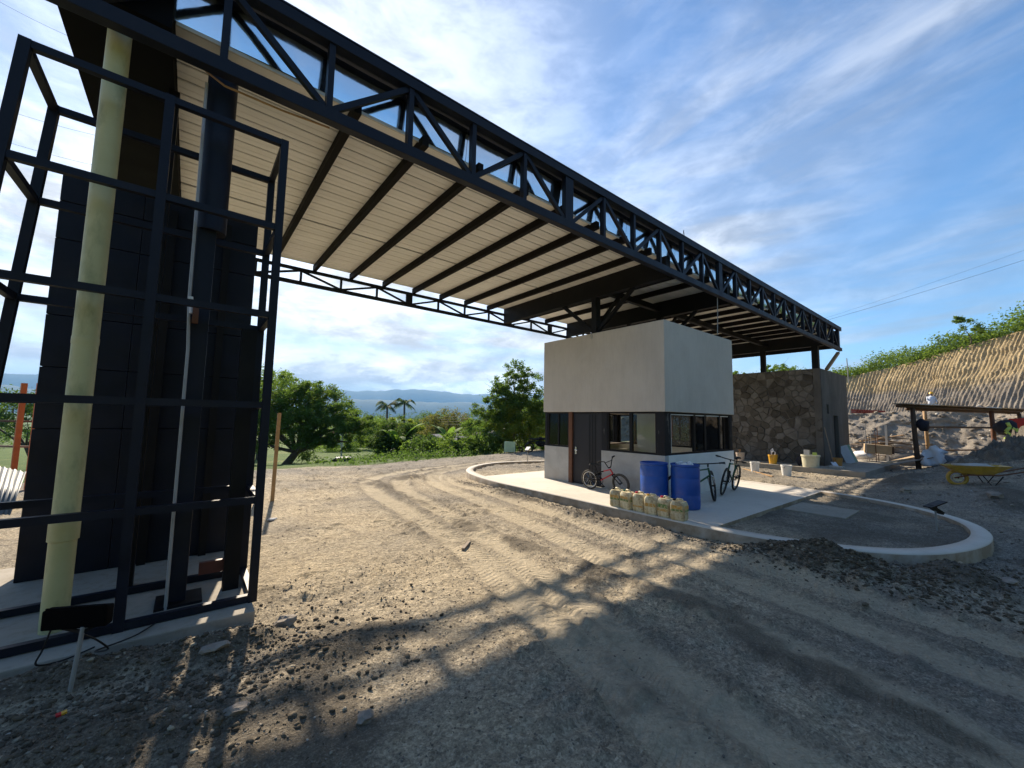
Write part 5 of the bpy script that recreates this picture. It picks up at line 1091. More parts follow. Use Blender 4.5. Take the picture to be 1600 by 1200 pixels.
# ------------------------------------------------------------------ small litter on the ground
x, y = 1.34, 8.75; z = gz(x, y); m = MB(); m.blob((x, y, z + .02), (.09, .06, .03), 1, 3); o = m.build('paper_scrap', 'white_sheet'); tag(o, 'crumpled white paper at the end of the tall stake shadow', 'litter')
x, y = 3.45, 5.35; o = MB().bar((x - .12, y - .10, gz(x, y) + .03), (x + .13, y + .12, gz(x, y) + .04), .045, .03).build('wood_scrap', 'timber_grey'); tag(o, 'short piece of wood lying in the wheel tracks', 'litter')
x, y = -.50, 3.80; t = thing('wrapper', (x, y, gz(x, y)), 'tiny red and yellow wrapper in the dark earth at lower left', 'litter'); z = gz(x, y)
B().bar((x - .012, y, z + .012), (x + .012, y + .004, z + .012), .03, .012).build('red_end', 'red_paint', t); B().bar((x + .013, y + .004, z + .012), (x + .036, y + .008, z + .016), .03, .012).build('yellow_end', 'yellow_bucket', t)

# ------------------------------------------------------------------ vegetation
def leaves(centres, spread, n, size, aspect=.5, droop=.0, rng=RNG):
    """n leaf-sized faces gathered round clump centres"""
    centres = np.asarray(centres, float); k = rng.integers(0, len(centres), n); sp = np.asarray(spread)[k] if np.ndim(spread) else spread
    g = rng.normal(0, 1, (n, 3)); rad = np.full(n, .62)
    Pn = centres[k] + g * (rad * 1.0)[:, None] * np.reshape(sp, (-1, 1) if np.ndim(sp) else (1,)) * np.array([1, 1, .72])
    d = rng.normal(0, 1, (n, 3)); d[:, 2] = d[:, 2] * .6 - droop; d /= np.linalg.norm(d, axis=1)[:, None]
    u = rng.normal(0, 1, (n, 3)); u -= d * (u * d).sum(1)[:, None]; u /= np.linalg.norm(u, axis=1)[:, None]
    s_ = size * rng.uniform(.6, 1.35, n)[:, None]; a = d * s_ * .5; b = u * s_ * aspect * .5
    V = np.stack([Pn - a, Pn + b - a * .1, Pn + a, Pn - b - a * .1], 1).reshape(-1, 3); F = np.arange(4 * n).reshape(n, 4); return V, F
def clumps(blobs, per_m2, rng):
    """clump centres over the outer part of each blob of the crown"""
    C_ = []; S_ = []
    for (c, r) in blobs:
        r = np.array(r if np.ndim(r) else (r, r, r * .8)); n = max(10, int(2.4 * per_m2 * (r[0] * r[1] + r[0] * r[2] + r[1] * r[2]))); g = rng.normal(0, 1, (n, 3)); g /= np.linalg.norm(g, axis=1)[:, None]; q = .30 + .74 * rng.random(n) ** .6
        keep = g[:, 2] > -.75; C_.append((np.array(c) + g * q[:, None] * r)[keep]); S_.append(np.full(keep.sum(), min(r) * .17 + .09) * rng.uniform(.6, 1.3, keep.sum()))
    return np.concatenate(C_), np.concatenate(S_)
def tree(name, label, base, blobs, n, size, leaf, bark='bark', r0=.25, per=1.6, group=None, cat='tree', seed=1, lean=(0, 0), stems=1, aspect=.5):
    rng = np.random.default_rng(seed); rd = random.Random(seed); t = thing(name, base, label, cat, group)
    m = MB(); b = Vector(base); top = Vector(np.mean([np.array(c) for c, r in blobs], axis=0))
    for s_ in range(stems):
        bs = b + Vector((rd.uniform(-.3, .3), rd.uniform(-.3, .3), -.3)) * (1 if stems > 1 else .0) + Vector((0, 0, -.3))
        fork = bs.lerp(top, .42) + Vector((lean[0], lean[1], 0)); m.tube(smooth_poly([tuple(bs), tuple(bs.lerp(fork, .5) + Vector((rd.uniform(-.1, .1), rd.uniform(-.1, .1), 0))), tuple(fork)], 3), [r0 * k for k in np.linspace(1.15, .68, 7)], 9)
        for i, (c, r) in enumerate(blobs):
            if stems > 1 and i % stems != s_: continue
            c = Vector(c); mid = fork.lerp(c, .55) + Vector((rd.uniform(-.3, .3), rd.uniform(-.3, .3), rd.uniform(-.1, .4))); m.tube(smooth_poly([tuple(fork), tuple(mid), tuple(c)], 3), [r0 * k for k in np.linspace(.5, .12, 7)], 6)
            rr_ = r if not np.ndim(r) else r[0]
            for k in range(4):
                e = c + Vector((rd.uniform(-1, 1), rd.uniform(-1, 1), rd.uniform(-.3, .8))) * rr_ * .8; m.tube([tuple(mid.lerp(c, .7)), tuple(e)], [r0 * .14, r0 * .04], 5)
    m.build('trunk', bark, t, smooth=True)
    cc_, ss = clumps(blobs, per, rng); V, F = leaves(cc_, ss, n, size, aspect, .1, rng); o_ = ORIGIN[t.name]; mesh_np('crown', V - np.array(o_), F, leaf, t); return t
def blobs_px(lst):
    out = []
    for (px, py, d, r) in lst: out.append((tuple(P(px, py, d)), r))
    return out
def base_at(px, d, z=None): p = P(px, 700, d); return (p.x, p.y, tz(p.x, p.y) if z is None else z)
tree('rain_tree', 'broad dark umbrella-crowned tree beyond the field edge at left', base_at(436, 31), blobs_px([(425, 612, 31, (2.3, 2.3, 1.3)), (470, 630, 31, (2.6, 2.4, 1.5)), (520, 650, 30, (2.2, 2.0, 1.1)), (555, 672, 29, (1.5, 1.5, .7)), (400, 650, 32, (2.6, 2.5, 1.5)), (450, 665, 30, (2.6, 2.4, 1.2)), (505, 684, 30, (1.7, 1.6, .8)), (370, 625, 33, (2.4, 2.2, 1.5)), (440, 640, 31, (2.4, 2.2, 1.6)), (490, 660, 30, (2.2, 2, 1.3)), (540, 690, 29.5, (1.5, 1.4, .8)), (540, 652, 30, (1.7, 1.6, 1.0)), (562, 662, 29.5, (1.3, 1.2, .8)), (515, 632, 31, (1.7, 1.6, 1.0)), (480, 690, 29.5, (1.6, 1.5, .9)), (495, 615, 32, (1.8, 1.8, 1.0)), (410, 690, 31, (1.8, 1.8, 1.2))]), 78000, .155, 'leaf_rain', r0=.34, per=2.4, seed=3, lean=(.5, 0))
tree('rain_tree', 'feathery pale tree at the left end of the tree line beside the cage', base_at(405, 40), blobs_px([(415, 592, 40, (2.6, 2.4, 1.1)), (448, 600, 40, (2.0, 2, .8)), (380, 600, 41, (2.6, 2.4, 1.3))]), 9000, .18, 'leaf_mid', r0=.25, per=2.2, seed=4)
tree('shade_tree', 'light green tree between the umbrella tree and the palms', base_at(582, 58), blobs_px([(578, 664, 58, (2.4, 2.2, 1.7)), (592, 672, 57, (1.8, 1.8, 1.4)), (560, 672, 58, (2, 2, 1.5))]), 8000, .2, 'leaf_mid', seed=5, r0=.2)
tree('mango_tree', 'round dense tree with yellow-green top below the palms', base_at(620, 34), blobs_px([(598, 690, 34, (1.2, 1.2, 1.2)), (620, 676, 34, (1.75, 1.6, 1.35)), (643, 688, 34, (1.3, 1.3, 1.3)), (620, 698, 33.4, (1.9, 1.6, .9))]), 22000, .15, 'leaf_dark', seed=6, r0=.2, per=3.6)
tree('mango_tree', 'yellow-green tree top showing just above the round dense tree', base_at(634, 35.5), blobs_px([(624, 662, 35.5, (1.3, 1.1, .55)), (645, 668, 35.5, (.9, .9, .5)), (604, 668, 35.5, (.9, .9, .5))]), 5000, .15, 'leaf_yellow', seed=16, r0=.12)
tree('dark_tree', 'dark tree behind the utility pole', base_at(684, 85), blobs_px([(666, 662, 85, (3.2, 3, 2.4)), (694, 656, 86, (2.8, 2.6, 2.2)), (709, 672, 84, (2.8, 2.8, 2.6)), (684, 680, 84, (3.6, 3, 2.6))]), 8000, .28, 'leaf_dark', seed=7, r0=.3)
tree('olive_tree', 'large olive-brown crowned tree in the middle distance behind the grey shed', base_at(699, 56), blobs_px([(676, 668, 56, (2.3, 2.2, 1.7)), (702, 660, 57, (2.6, 2.4, 1.8)), (724, 672, 56, (2.2, 2, 1.8)), (692, 686, 55, (2.8, 2.4, 1.8)), (664, 690, 55, (1.5, 1.5, 1.3))]), 14000, .22, 'leaf_olive', seed=8, r0=.3, per=2.4)
tree('flowering_tree', 'pale-leaved tree between the olive tree and the tall tree', base_at(736, 42), blobs_px([(731, 680, 42, (1.4, 1.4, 1.6)), (744, 668, 42, (1.3, 1.3, 1.2)), (736, 698, 41, (1.3, 1.3, 1.2))]), 6000, .18, 'leaf_mid', 'bark_pale', seed=9, r0=.15)
tree('tall_tree', 'tall airy tree standing left of the booth, topmost of the tree line', base_at(801, 27), blobs_px([(778, 605, 27, (1.0, 1.0, .75)), (806, 582, 27, (.95, .95, .7)), (828, 592, 27.3, (.9, .9, .7)), (795, 622, 26.6, (1.35, 1.3, .9)), (826, 618, 27, (1.1, 1.1, .8)), (812, 645, 26.8, (1.5, 1.4, 1.0)), (772, 632, 27, (.95, .9, .55)), (840, 640, 27.2, (.9, .9, .9)), (787, 655, 27, (.9, .9, .7)), (803, 606, 26.8, (1.0, .9, .8)), (818, 630, 26.7, (1.2, 1.1, .9)), (790, 640, 26.7, (1.1, 1, .9)), (835, 660, 27, (1.2, 1, .9)), (760, 645, 26.8, (1.0, 1, .8)), (766, 662, 26.4, (1.1, 1, .9))]), 26000, .14, 'leaf_rain', 'bark_pale', r0=.14, per=3.6, seed=10, stems=2)
tree('young_tree', 'yellow-green leafy growth under the tall tree', base_at(812, 26), blobs_px([(800, 672, 26, (1.0, .9, 1.2)), (778, 676, 26, (.8, .8, 1.0)), (828, 678, 26, (1.2, 1.0, 1.1)), (846, 672, 26.5, (1.0, 1.0, 1.2)), (812, 655, 26.2, (1.1, 1, 1.1)), (785, 690, 25.6, (.9, .8, .7)), (838, 694, 25.6, (1.0, .9, .6))]), 16000, .12, 'leaf_yellow', 'bark_pale', r0=.07, per=3.6, seed=11, stems=3)
tree('dark_tree', 'dark tree half hidden behind the left edge of the booth', base_at(868, 31), blobs_px([(858, 660, 31, (1.8, 1.6, 1.7)), (885, 655, 31, (2.0, 1.8, 1.8)), (915, 660, 32, (2.2, 2, 1.8)), (860, 690, 30, (1.6, 1.4, .8)), (895, 690, 31, (2, 1.6, .9))]), 11000, .18, 'leaf_dark', r0=.2, per=2.6, seed=12)
tree('far_tree', 'dark low tree crowns left of the tower, seen through the cage', base_at(60, 36), blobs_px([(20, 640, 36, (3, 2.5, 1.8)), (75, 640, 37, (3, 2.5, 2.0)), (-60, 636, 36, (4, 3, 2.0)), (45, 668, 35, (3.2, 2.5, 1.3))]), 9000, .24, 'leaf_dark', r0=.2, seed=13)
for k, (px, d, lab) in enumerate(((330, 52, 'green tree hidden mostly behind the black tower wall'), (1215, 62, 'small treetop peeping over the stone building between the columns'), (1147, 66, 'treetop just showing right of the booth roof'))):
    p = P(px, (655, 578, 588)[k], d); tree('far_tree', lab, (p.x, p.y, (tz(p.x, p.y), 5.0, 5.0)[k]), [(tuple(p), ((3, 3, 2), (2.6, 2.2, 1.0), (1.6, 1.6, .9))[k])], (4000, 3000, 1500)[k], .24, 'leaf_mid', r0=.16, seed=20 + k)
for k, (px, py, d, r, lf, lab) in enumerate(((535, 700, 52, 2.2, 'leaf_mid', 'low leafy tree beside the red-roofed house'), (668, 690, 60, 2.2, 'leaf_dark', 'dark tree behind the gap between round tree and olive tree'), (748, 700, 36, 1.5, 'leaf_mid', 'leafy young tree right of the grey shed'), (765, 715, 28, 1.0, 'leaf_dark', 'dark bushy tree below the pale-leaved tree'), (570, 690, 64, 2.4, 'leaf_dark', 'dark tree standing over the red-roofed house'), (640, 672, 95, 3.0, 'leaf_olive', 'far tree between the trunks of the two palms'), (500, 700, 60, 2.2, 'leaf_mid', 'pale green tree seen under the umbrella crown'))):
    p = P(px, py, d); z = tz(p.x, p.y); tree('leafy_tree', lab, (p.x, p.y, z), [(tuple(p), (r, r, r * .8)), ((p.x + r * .7, p.y - r * .3, p.z - r * .3), (r * .8, r * .8, r * .7)), ((p.x - r * .7, p.y + r * .2, p.z - r * .35), (r * .8, r * .8, r * .7))], 6500, .19, lf, r0=.13, seed=120 + k, per=2.6)
for k, (px, py, d, r, lf, lab) in enumerate(((572, 662, 74, 3.6, 'leaf_dark', 'tall dark tree left of the palms'), (655, 660, 92, 4.2, 'leaf_dark', 'tall dark tree right of the taller palm'), (752, 662, 70, 3.6, 'leaf_dark', 'tall dark tree behind the left side of the airy tree'), (600, 676, 66, 3.0, 'leaf_rain', 'dark tree at the foot of the lower palm'))):
    p = P(px, py, d); z = tz(p.x, p.y); tree('dark_tree', lab, (p.x, p.y, z), [(tuple(p), (r, r, r * .65)), ((p.x + r * .8, p.y - r * .4, p.z - r * .4), (r * .9, r * .9, r * .8)), ((p.x - r * .8, p.y + r * .3, p.z - r * .45), (r * .9, r * .9, r * .8)), ((p.x, p.y, p.z - r * .7), (r * 1.1, r * 1.1, r * .6))], 9000, .26, lf, r0=.2, seed=150 + k, per=2.2)
# far belt of woodland in the valley: reads as one mass
rngf = np.random.default_rng(50); bl = []
for k in range(150):
    px = rngf.uniform(-250, 930); d = rngf.uniform(95, 260); p = P(px, 690, d); r = rngf.uniform(2.2, 4.5); bl.append(((p.x, p.y, tz(p.x, p.y) + r * .9), (r * 1.2, r * 1.2, r)))
cc_, ss = clumps(bl, .35, rngf); V, F = leaves(cc_, ss * 1.3, 60000, .55, .6, 0, rngf); o = mesh_np('valley_woodland', V, F, 'leaf_dark'); tag(o, 'belt of dark woodland in the valley below the mountains', 'woodland', kind='stuff')
rngb = np.random.default_rng(52); xb_ = rngb.uniform(-50, 70, 900); yb_ = -rngb.uniform(13, 60, 900); cb_ = np.stack([xb_, yb_, terrain(xb_, yb_) + rngb.uniform(.3, 2.2, 900)], -1)
V, F = leaves(cb_, rngb.uniform(.9, 2.2, 900), 26000, .8, .6, 0, rngb); o = mesh_np('unseen_hill_woodland', V, F, 'leaf_wood'); tag(o, 'dark scrub woodland added over the unseen rise behind the viewer', 'woodland', kind='stuff')  # unseen scrub added, kept dark so the rise bounces little light
# shrubs along the edge of the cleared ground
shr = [(640, 716, 27), (662, 714, 26), (684, 712, 26), (706, 718, 25), (722, 716, 24.5), (742, 715, 24), (758, 708, 25), (775, 704, 25), (690, 700, 31), (668, 700, 33), (735, 704, 28), (590, 712, 34), (500, 718, 33), (470, 716, 35)]
for k, (px, py, d) in enumerate(shr):
    p = P(px, py, d); z = tz(p.x, p.y); r = (.55, .8, .65, .75)[k % 4]; lf = ('leaf_mid', 'leaf_dark', 'leaf_mid', 'leaf_hill')[k % 4]
    lab = ('small', 'spreading', 'low', 'bushy')[k % 4] + ' green shrub at the far edge of the cleared earth, ' + ('first', 'second', 'third', 'fourth', 'fifth', 'sixth', 'seventh', 'eighth', 'ninth', 'tenth', 'eleventh', 'twelfth', 'thirteenth', 'fourteenth')[sorted(range(14), key=lambda i: shr[i][0]).index(k)] + ' from the left'
    tree('shrub', lab, (p.x, p.y, z), [((p.x, p.y, z + r * .9), (r * 1.3, r * 1.2, r)), ((p.x + .5, p.y - .3, z + r * .6), (r * .9, r * .8, r * .7))], 1900, .13, lf, 'bark_pale', r0=.03, per=5, group='shrubs along the edge of the clearing', cat='shrub', seed=70 + k, aspect=.6)
# rank growth along the lip of the clearing and over the rough meadow
rngu = np.random.default_rng(81); n_ = 900; xu = rngu.uniform(5.5, 24, n_); yu = 17.3 + .28 * np.clip(xu - 9, 0, 30) + rngu.gamma(1.6, 3.0, n_); zu = terrain(xu, yu); k_ = rngu.random(n_) < np.clip(.35 + .65 * sst(xu, 4, 9), 0, 1)
V, F = leaves(np.stack([xu, yu, zu + rngu.uniform(.0, .3, n_)], -1)[k_], rngu.uniform(.2, .5, n_)[k_], 9000, .13, .5, -.3, rngu); o = mesh_np('undergrowth', V, F, 'leaf_dark'); tag(o, 'rank green undergrowth along the far lip of the clearing', 'undergrowth', kind='stuff')
# creepers and scrub along the crest of the cut
rngh = np.random.default_rng(33); Xc, Yc, Zc = CUT; cc_ = []; ss = []
for i in range(0, Xc.shape[1]):
    tx = Xc[-2, i], Yc[-2, i]; bx_ = Xc[-1, i] - tx[0], Yc[-1, i] - tx[1]
    for k in range(5):
        f_ = rngh.uniform(-.03, .30) ** 1; hgt = (.55 + 1.5 * float(vnoise(np.array([i * .05]), np.array([0.]), 9)[0])) * rngh.random()
        cc_.append((tx[0] + bx_[0] * f_, tx[1] + bx_[1] * f_, Zc[-2, i] + .06 * 14 * f_ + hgt)); ss.append(rngh.uniform(.3, .7))
V, F = leaves(cc_, np.array(ss), 130000, .19, .6, .15, rngh); o = mesh_np('crest_scrub', V, F, 'leaf_hill'); tag(o, 'green scrub and creepers along the crest of the cut hillside', 'scrub', kind='stuff')
p = P(1513, 494, 33); tree('shrub', 'single leggy bush standing above the crest of the cut hillside', (p.x, p.y, p.z - 2.0), [((p.x, p.y, p.z - .8), (.7, .6, .6)), ((p.x - .4, p.y + .6, p.z - .35), (.35, .35, .3)), ((p.x + .2, p.y - .5, p.z - 1.1), (.6, .6, .5))], 1200, .17, 'leaf_hill', r0=.04, cat='shrub', seed=91)

# palms: trunk and single fronds
def palm(px, py, d, hz, label, seed, r=2.0):
    rd = random.Random(seed); c = P(px, py, d); zb = tz(c.x, c.y); t = thing('palm_tree', (c.x, c.y, zb), label, 'palm tree', 'royal palms above the tree line')
    B().tube([(c.x, c.y, zb - .3), (c.x + .1, c.y, (zb + c.z) / 2), (c.x, c.y, c.z)], [.3, .22, .16], 10).build('trunk', 'bark_pale', t, smooth=True)
    for k in range(15):
        a = k * 2.4 + rd.uniform(-.2, .2); up = rd.uniform(.15, 1.5); m = MB(); L_ = r * rd.uniform(.85, 1.1); pts = []
        for s_ in np.linspace(0, 1, 8): pts.append(Vector((c.x + math.cos(a) * L_ * s_ * (1 - .12 * s_), c.y + math.sin(a) * L_ * s_ * (1 - .12 * s_), c.z + L_ * (up * s_ - (up * .5 + .62) * s_ * s_))))
        m.tube(pts, [.03 * (1 - .8 * i / 7) for i in range(8)], 4)
        for i in range(22):
            f_ = .12 + .86 * i / 21; j = min(int(f_ * 7), 6); q = pts[j].lerp(pts[j + 1], f_ * 7 - j); tg = (pts[j + 1] - pts[j]).normalized(); sd_ = tg.cross(Vector((0, 0, 1))).normalized(); l = .62 * math.sin(math.pi * min(1, f_ * .85 + .12)) * r / 2 + .1
            for sg in (-1, 1):
                e = q + sd_ * sg * l * .8 + tg * l * .45 + Vector((0, 0, -l * .45)); w = tg * .06; k0 = len(m.v); m.v += [tuple(q - w), tuple(q + w), tuple(e)]; m.f.append((k0, k0 + 1, k0 + 2))
        m.build('frond', 'leaf_palm', t)
palm(605, 636, 72, 0, 'left and lower of the two royal palms', 2, 2.6); palm(632, 631, 74, 0, 'right and taller of the two royal palms', 5, 2.6)
def banana(px, d, label, seed, n=8, L0=1.9):
    rd = random.Random(seed); b = base_at(px, d); t = thing('banana_plant', b, label, 'plant', 'banana plants at the field edge'); B().tube([(b[0], b[1], b[2] - .2), (b[0], b[1], b[2] + 1.0)], [.14, .09], 8).build('stem', 'leaf_banana', t)
    for k in range(n):
        a = k * 2.4 + rd.uniform(-.3, .3); L_ = L0 * rd.uniform(.8, 1.1); up = rd.uniform(.9, 1.9); m = MB(); N = 9
        for i in range(N):
            s_ = i / (N - 1); q = Vector((b[0] + math.cos(a) * L_ * s_, b[1] + math.sin(a) * L_ * s_, b[2] + .95 + L_ * (up * s_ - .9 * s_ * s_))); w = .26 * math.sin(math.pi * min(.98, s_ * .9 + .08)) ** .7; sd_ = Vector((-math.sin(a), math.cos(a), 0))
            m.v += [tuple(q - sd_ * w + Vector((0, 0, -.06))), tuple(q), tuple(q + sd_ * w + Vector((0, 0, -.06)))]
        for i in range(N - 1): m.f += [(i * 3, i * 3 + 1, i * 3 + 4, i * 3 + 3), (i * 3 + 1, i * 3 + 2, i * 3 + 5, i * 3 + 4)]
        m.build('leaf', 'leaf_banana', t, smooth=True)
banana(622, 33, 'broad-leaved banana plant in front of the round dense tree', 3, 9, 2.2); banana(700, 30, 'smaller banana plant left of the grey shed', 5, 7, 1.3)

# ------------------------------------------------------------------ far buildings, poles, vehicles
def house(px, py_base, d, w, dp, h, rh, wallm, roofm, label, rz):
    p = P(px, py_base, d); z = tz(p.x, p.y) - .2; t = thing('house', (p.x, p.y, z), label, 'house', rot=(0, 0, rz))
    B().box(-w / 2, w / 2, -dp / 2, dp / 2, 0, h).build('wall', wallm, t)
    m = MB(); o_ = .35; m.v = [(-w / 2 - o_, -dp / 2 - o_, h - .1), (w / 2 + o_, -dp / 2 - o_, h - .1), (w / 2 + o_, dp / 2 + o_, h - .1), (-w / 2 - o_, dp / 2 + o_, h - .1), (-w / 2 - o_, 0, h + rh), (w / 2 + o_, 0, h + rh)]; m.f = [(0, 1, 5, 4), (2, 3, 4, 5), (0, 4, 3), (1, 2, 5), (3, 2, 1, 0)]; m.build('roof', roofm, t)
    for k in range(2):
        x = (-.25 + .5 * k) * w; wn_ = B().box(x - .4, x + .4, -dp / 2 - .04, -dp / 2 - .005, h * .35, h * .8).build('window', 'house_white', t); B().box(x - .34, x + .34, -dp / 2 - .05, -dp / 2 - .041, h * .38, h * .77).build('pane', 'window_dark', wn_)
    B().box(-.4, .4, -dp / 2 - .05, -dp / 2 - .002, 0, 2.0).build('door', 'timber_dark', t)
house(698, 722, 38, 3.6, 3.0, 1.7, .6, 'house_wall', 'roof_grey', 'grey metal-roofed shed among the shrubs below the site', R(20))
house(556, 710, 66, 5.5, 5, 2.4, 1.2, 'house_white', 'roof_red', 'small house with red tiled roof beyond the meadow', R(15))
house(592, 700, 84, 5, 4, 2.4, 1.0, 'house_white', 'roof_grey', 'white house behind the umbrella tree branches', R(-10))
def pole(px, pyt, d, label, lamp):
    b = base_at(px, d); top = P(px, pyt, d).z
    if lamp:
        t = thing('street_lamp', b, label, 'street lamp'); B().tube([(b[0], b[1], b[2] - .3), (b[0], b[1], top)], [.10, .06], 8).build('pole', 'pole_grey', t)
        e = P(px - 20, pyt - 6, d); B().tube([(b[0], b[1], top - .1), ((b[0] + e.x) / 2, (b[1] + e.y) / 2, top + .25), (e.x, e.y, top + .45)], .04, 6).build('arm', 'pole_grey', t); B().bar((e.x, e.y, top + .45), (e.x - .45, e.y + .35, top + .5), .22, .09).build('lamp_head', 'white_plastic', t)
    else:
        t = thing('utility_pole', b, label, 'utility pole'); B().tube([(b[0], b[1], b[2] - .3), (b[0], b[1], top)], [.13, .08], 8).build('pole', 'pole_grey', t); B().box(b[0] - .8, b[0] + .8, b[1] - .05, b[1] + .05, top - .5, top - .4).build('crossarm', 'timber_grey', t)
pole(534, 660, 44, 'grey street lamp in front of the umbrella tree', True); pole(669, 646, 58, 'utility pole behind the round dense tree', False)
o = MB().tube([tuple(P(1326, 598, 40)), tuple(P(1323, 560, 40))], .04, 6).build('thin_pole', 'pole_grey'); tag(o, 'thin dark pole rising behind the stone building at the left end of the cut', 'pole')
def wire(a, b, sag, label, r=.012):
    a, b = Vector(a), Vector(b); pts = [a.lerp(b, t) - Vector((0, 0, sag * 4 * t * (1 - t))) for t in np.linspace(0, 1, 13)]; o = MB().tube(pts, r, 5).build('power_line', 'cable_black'); tag(o, label, 'cable', 'power lines'); return o
for k, (y0_, y1_, lab) in enumerate(((392, 497, 'upper faint power line crossing the sky at right'), (409, 497, 'lower and darker power line crossing the sky at right'))): wire(P(1760, y0_ - 60 + k * 4, 60), P(1180, y1_ + 34, 75), .6, lab, .022 if k else .012)
for k in range(4): wire(P(669, 652 + k * 3, 58), P(905, 618 + k * 9, 34), .5, ('topmost', 'second', 'third', 'lowest')[k] + ' of the wires sagging from the utility pole toward the booth', .016)
for k, (a, b, lab) in enumerate((((-40, -20), (120, 62), 'highest faint wire at the upper left corner'), ((-40, 155), (165, 215), 'middle faint wire seen behind the cage'), ((-40, 205), (165, 262), 'lowest faint wire seen behind the cage'))): wire(P(*a, 34), P(*b, 36), .2, lab, .012)
def car(px, py, d, mat, label, rz, z=None):
    p = P(px, py, d); z = tz(p.x, p.y) if z is None else z; t = thing('car', (p.x, p.y, z), label, 'car', rot=(0, 0, rz))
    m = MB(); sec = [(-2.05, .45, .78, .78), (-1.95, .35, .80, .86), (-1.2, .30, .84, .92), (-1.0, .30, .84, .94), (1.0, .30, .84, .92), (1.9, .35, .80, .80), (2.05, .45, .74, .70)]
    for (x, zb, hw, zt2) in sec: m.v += [(x, -hw, zb), (x, hw, zb), (x, hw, zt2 - .06), (x, hw * .93, zt2), (x, -hw * .93, zt2), (x, -hw, zt2 - .06)]
    for i in range(len(sec) - 1):
        for k in range(6): k2 = (k + 1) % 6; m.f.append((i * 6 + k, i * 6 + k2, i * 6 + 6 + k2, i * 6 + 6 + k))
    m.f += [(5, 4, 3, 2, 1, 0), tuple(range(36, 42))]; m.build('body', mat, t, smooth='auto')
    m = MB(); cs = [(-1.55, .74, .93), (-.95, .64, 1.40), (.35, .64, 1.43), (1.15, .74, .93)]
    for (x, hw, zt2) in cs: m.v += [(x, -.76, .90), (x, .76, .90), (x, hw, zt2), (x, -hw, zt2)]
    for i in range(3):
        for k in range(4): k2 = (k + 1) % 4; m.f.append((i * 4 + k, i * 4 + k2, i * 4 + 4 + k2, i * 4 + 4 + k))
    m.f += [(3, 2, 1, 0), (12, 13, 14, 15)]; m.build('cabin_glass', 'window_dark', t, smooth='auto'); B().box(-.92, .36, -.62, .62, 1.415, 1.455).build('roof', mat, t, bevel=.015)
    for x in (-1.3, 1.3):
        for y in (-.78, .78): w = B().tube([(x, y - .09, .31), (x, y + .09, .31)], .31, 18).build('wheel', 'black_rubber', t); B().tube([(x, y - .10, .31), (x, y + .10, .31)], .17, 12).build('hubcap', 'chrome', w)
    for y in (-.6, .6): B().box(2.0, 2.07, y - .14, y + .14, .55, .68).build('headlight', 'white_plastic', t)
car(531, 726, 36, 'car_maroon', 'dark maroon car down on the road beyond the field edge', R(160), tz(*P(531,726,36).xy) - .95); car(611, 720, 39, 'car_white', 'white vehicle near the banana plant beyond the field edge', R(150), tz(*P(611,720,39).xy) - .5)
# motorbike and pale mesh crate by the tall tree
p = P(843, 709, 24); zt0 = tz(p.x, p.y); mb = thing('motorcycle', (p.x, p.y, zt0), 'dark motorcycle parked near the tall tree left of the booth', 'motorcycle', rot=(0, 0, R(-30)))
for x in (-.62, .62): w = B().tube([(x + .26 * math.cos(a), 0, .3 + .26 * math.sin(a)) for a in np.linspace(0, 6.283, 25)[:-1]], .045, 8, closed=True).build('wheel', 'black_rubber', mb, smooth=True); B().tube([(x, -.05, .3), (x, .05, .3)], .08, 10).build('hub', 'chrome', w)
B().blob((.05, 0, .52), (.36, .13, .17), 2, 2).build('engine', 'steel_black', mb); B().blob((.12, 0, .80), (.26, .13, .11), 2, 3).build('fuel_tank', 'steel_black', mb, smooth=True); B().bar((-.62, 0, .80), (-.08, 0, .78), .24, .10).build('seat', 'black_rubber', mb, bevel=.02); B().bar((.60, 0, .32), (.38, 0, .98), .10, .05).build('fork', 'chrome', mb); B().tube([(.30, -.33, 1.05), (.40, 0, .98), (.30, .33, 1.05)], .014, 6).build('handlebar', 'black_plastic', mb); B().bar((-.7, 0, .62), (-.3, 0, .68), .16, .05).build('rear_mudguard', 'steel_black', mb)
p = P(796, 715, 22.5); z0 = gz(p.x, p.y); cr = thing('mesh_panel', (p.x, p.y, z0), 'pale green gridded panel standing by the tall tree', 'panel', rot=(0, 0, R(-52)))
for k in range(7): B().box(-.30 + k * .1 - .012, -.30 + k * .1 + .012, -.012, .012, .10, .66).build('bar', 'pale_green', cr)
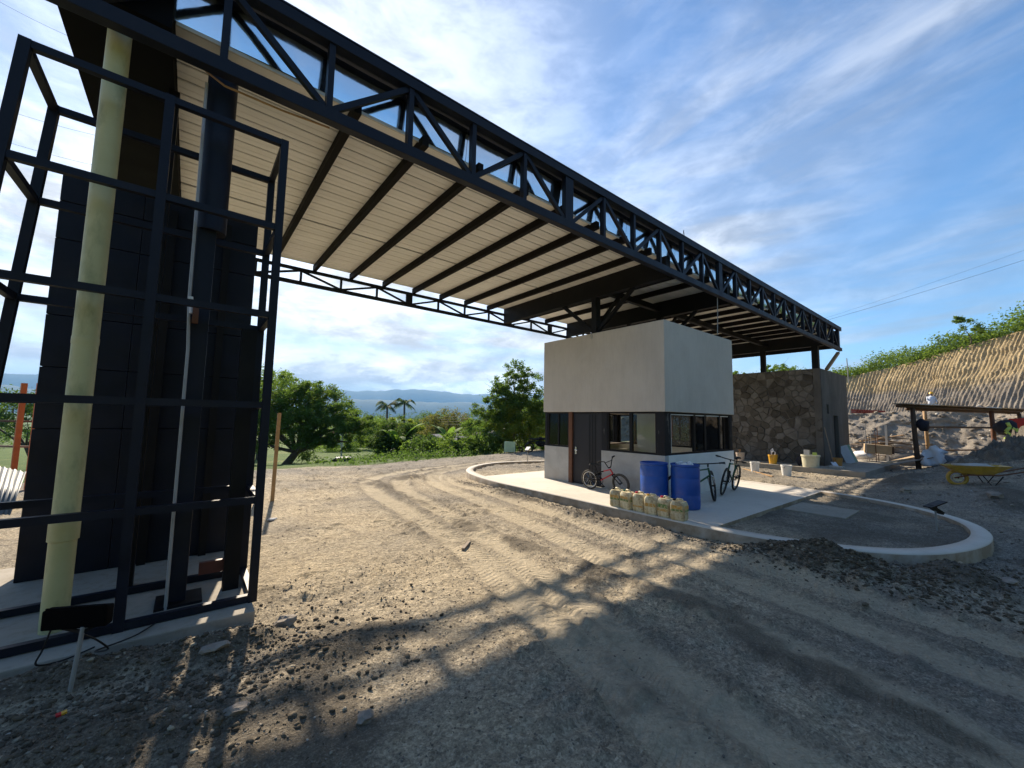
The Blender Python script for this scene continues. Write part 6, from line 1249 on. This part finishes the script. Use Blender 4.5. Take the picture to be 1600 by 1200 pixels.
for k in range(6): B().box(-.32, .32, .013, .03, .10 + k * .11, .125 + k * .11).build('crossbar', 'pale_green', cr)
B().box(-.31, .31, .032, .04, .10, .68).build('backing', 'pale_green', cr); 
for x in (-.28, .28): B().box(x - .02, x + .02, .042, .07, -.1, .6).build('leg', 'pole_grey', cr)

# ------------------------------------------------------------------ far mountains and the air in front of them
s = NT('mountain'); n1 = s.noise(.0012, 6, .6, s.pos()); s.set(Base_Color=s.mix(s.rng(n1, .3, .7), (.035, .06, .03), (.08, .095, .05)), Roughness=1.0)
def range_(name, dist, h0, amp, depth, seed, a0, a1):
    n = 260; rows = 9; az = np.linspace(a0, a1, n); V = []; 
    H = h0 + amp * (fbm(az * 9, az * 0, 5, seed, .55) - .5) * 2
    for r in range(rows):
        f_ = r / (rows - 1); rad = dist + depth * (f_ - .5); prof = math.sin(math.pi * min(1, f_ * 1.0)) ** .8; z = -20 + (H + 20) * prof + prof * amp * .35 * (fbm(az * 40, az * 0 + r, 4, seed + r) - .5)
        V.append(np.stack([rad * np.sin(az), rad * np.cos(az), z], -1))
    V = np.concatenate(V); ii = np.arange(n * rows).reshape(rows, n); F = np.stack([ii[:-1, :-1], ii[:-1, 1:], ii[1:, 1:], ii[1:, :-1]], -1).reshape(-1, 4); o = mesh_np(name, V, F, 'mountain', None, True); tag(o, kind='structure')
range_('mountains', 8200, 500, 110, 3000, 4, R(-75), R(75)); range_('foothills', 5600, 205, 60, 1600, 9, R(-75), R(75))
hzm = bpy.data.materials.new('haze'); hzm.use_nodes = True; hn = hzm.node_tree; hn.nodes.clear(); ho = hn.nodes.new('ShaderNodeOutputMaterial'); hv = hn.nodes.new('ShaderNodeVolumePrincipled'); hv.inputs['Color'].default_value = (.22, .54, 1.0, 1); hv.inputs['Density'].default_value = 1.15e-4; hv.inputs['Anisotropy'].default_value = 0.0; hn.links.new(hv.outputs[0], ho.inputs['Volume']); MATS['haze'] = hzm
hz_ = MB().box(-11300, 11300, -11300, 11300, -34, 640).build('haze', 'haze'); tag(hz_, kind='stuff')
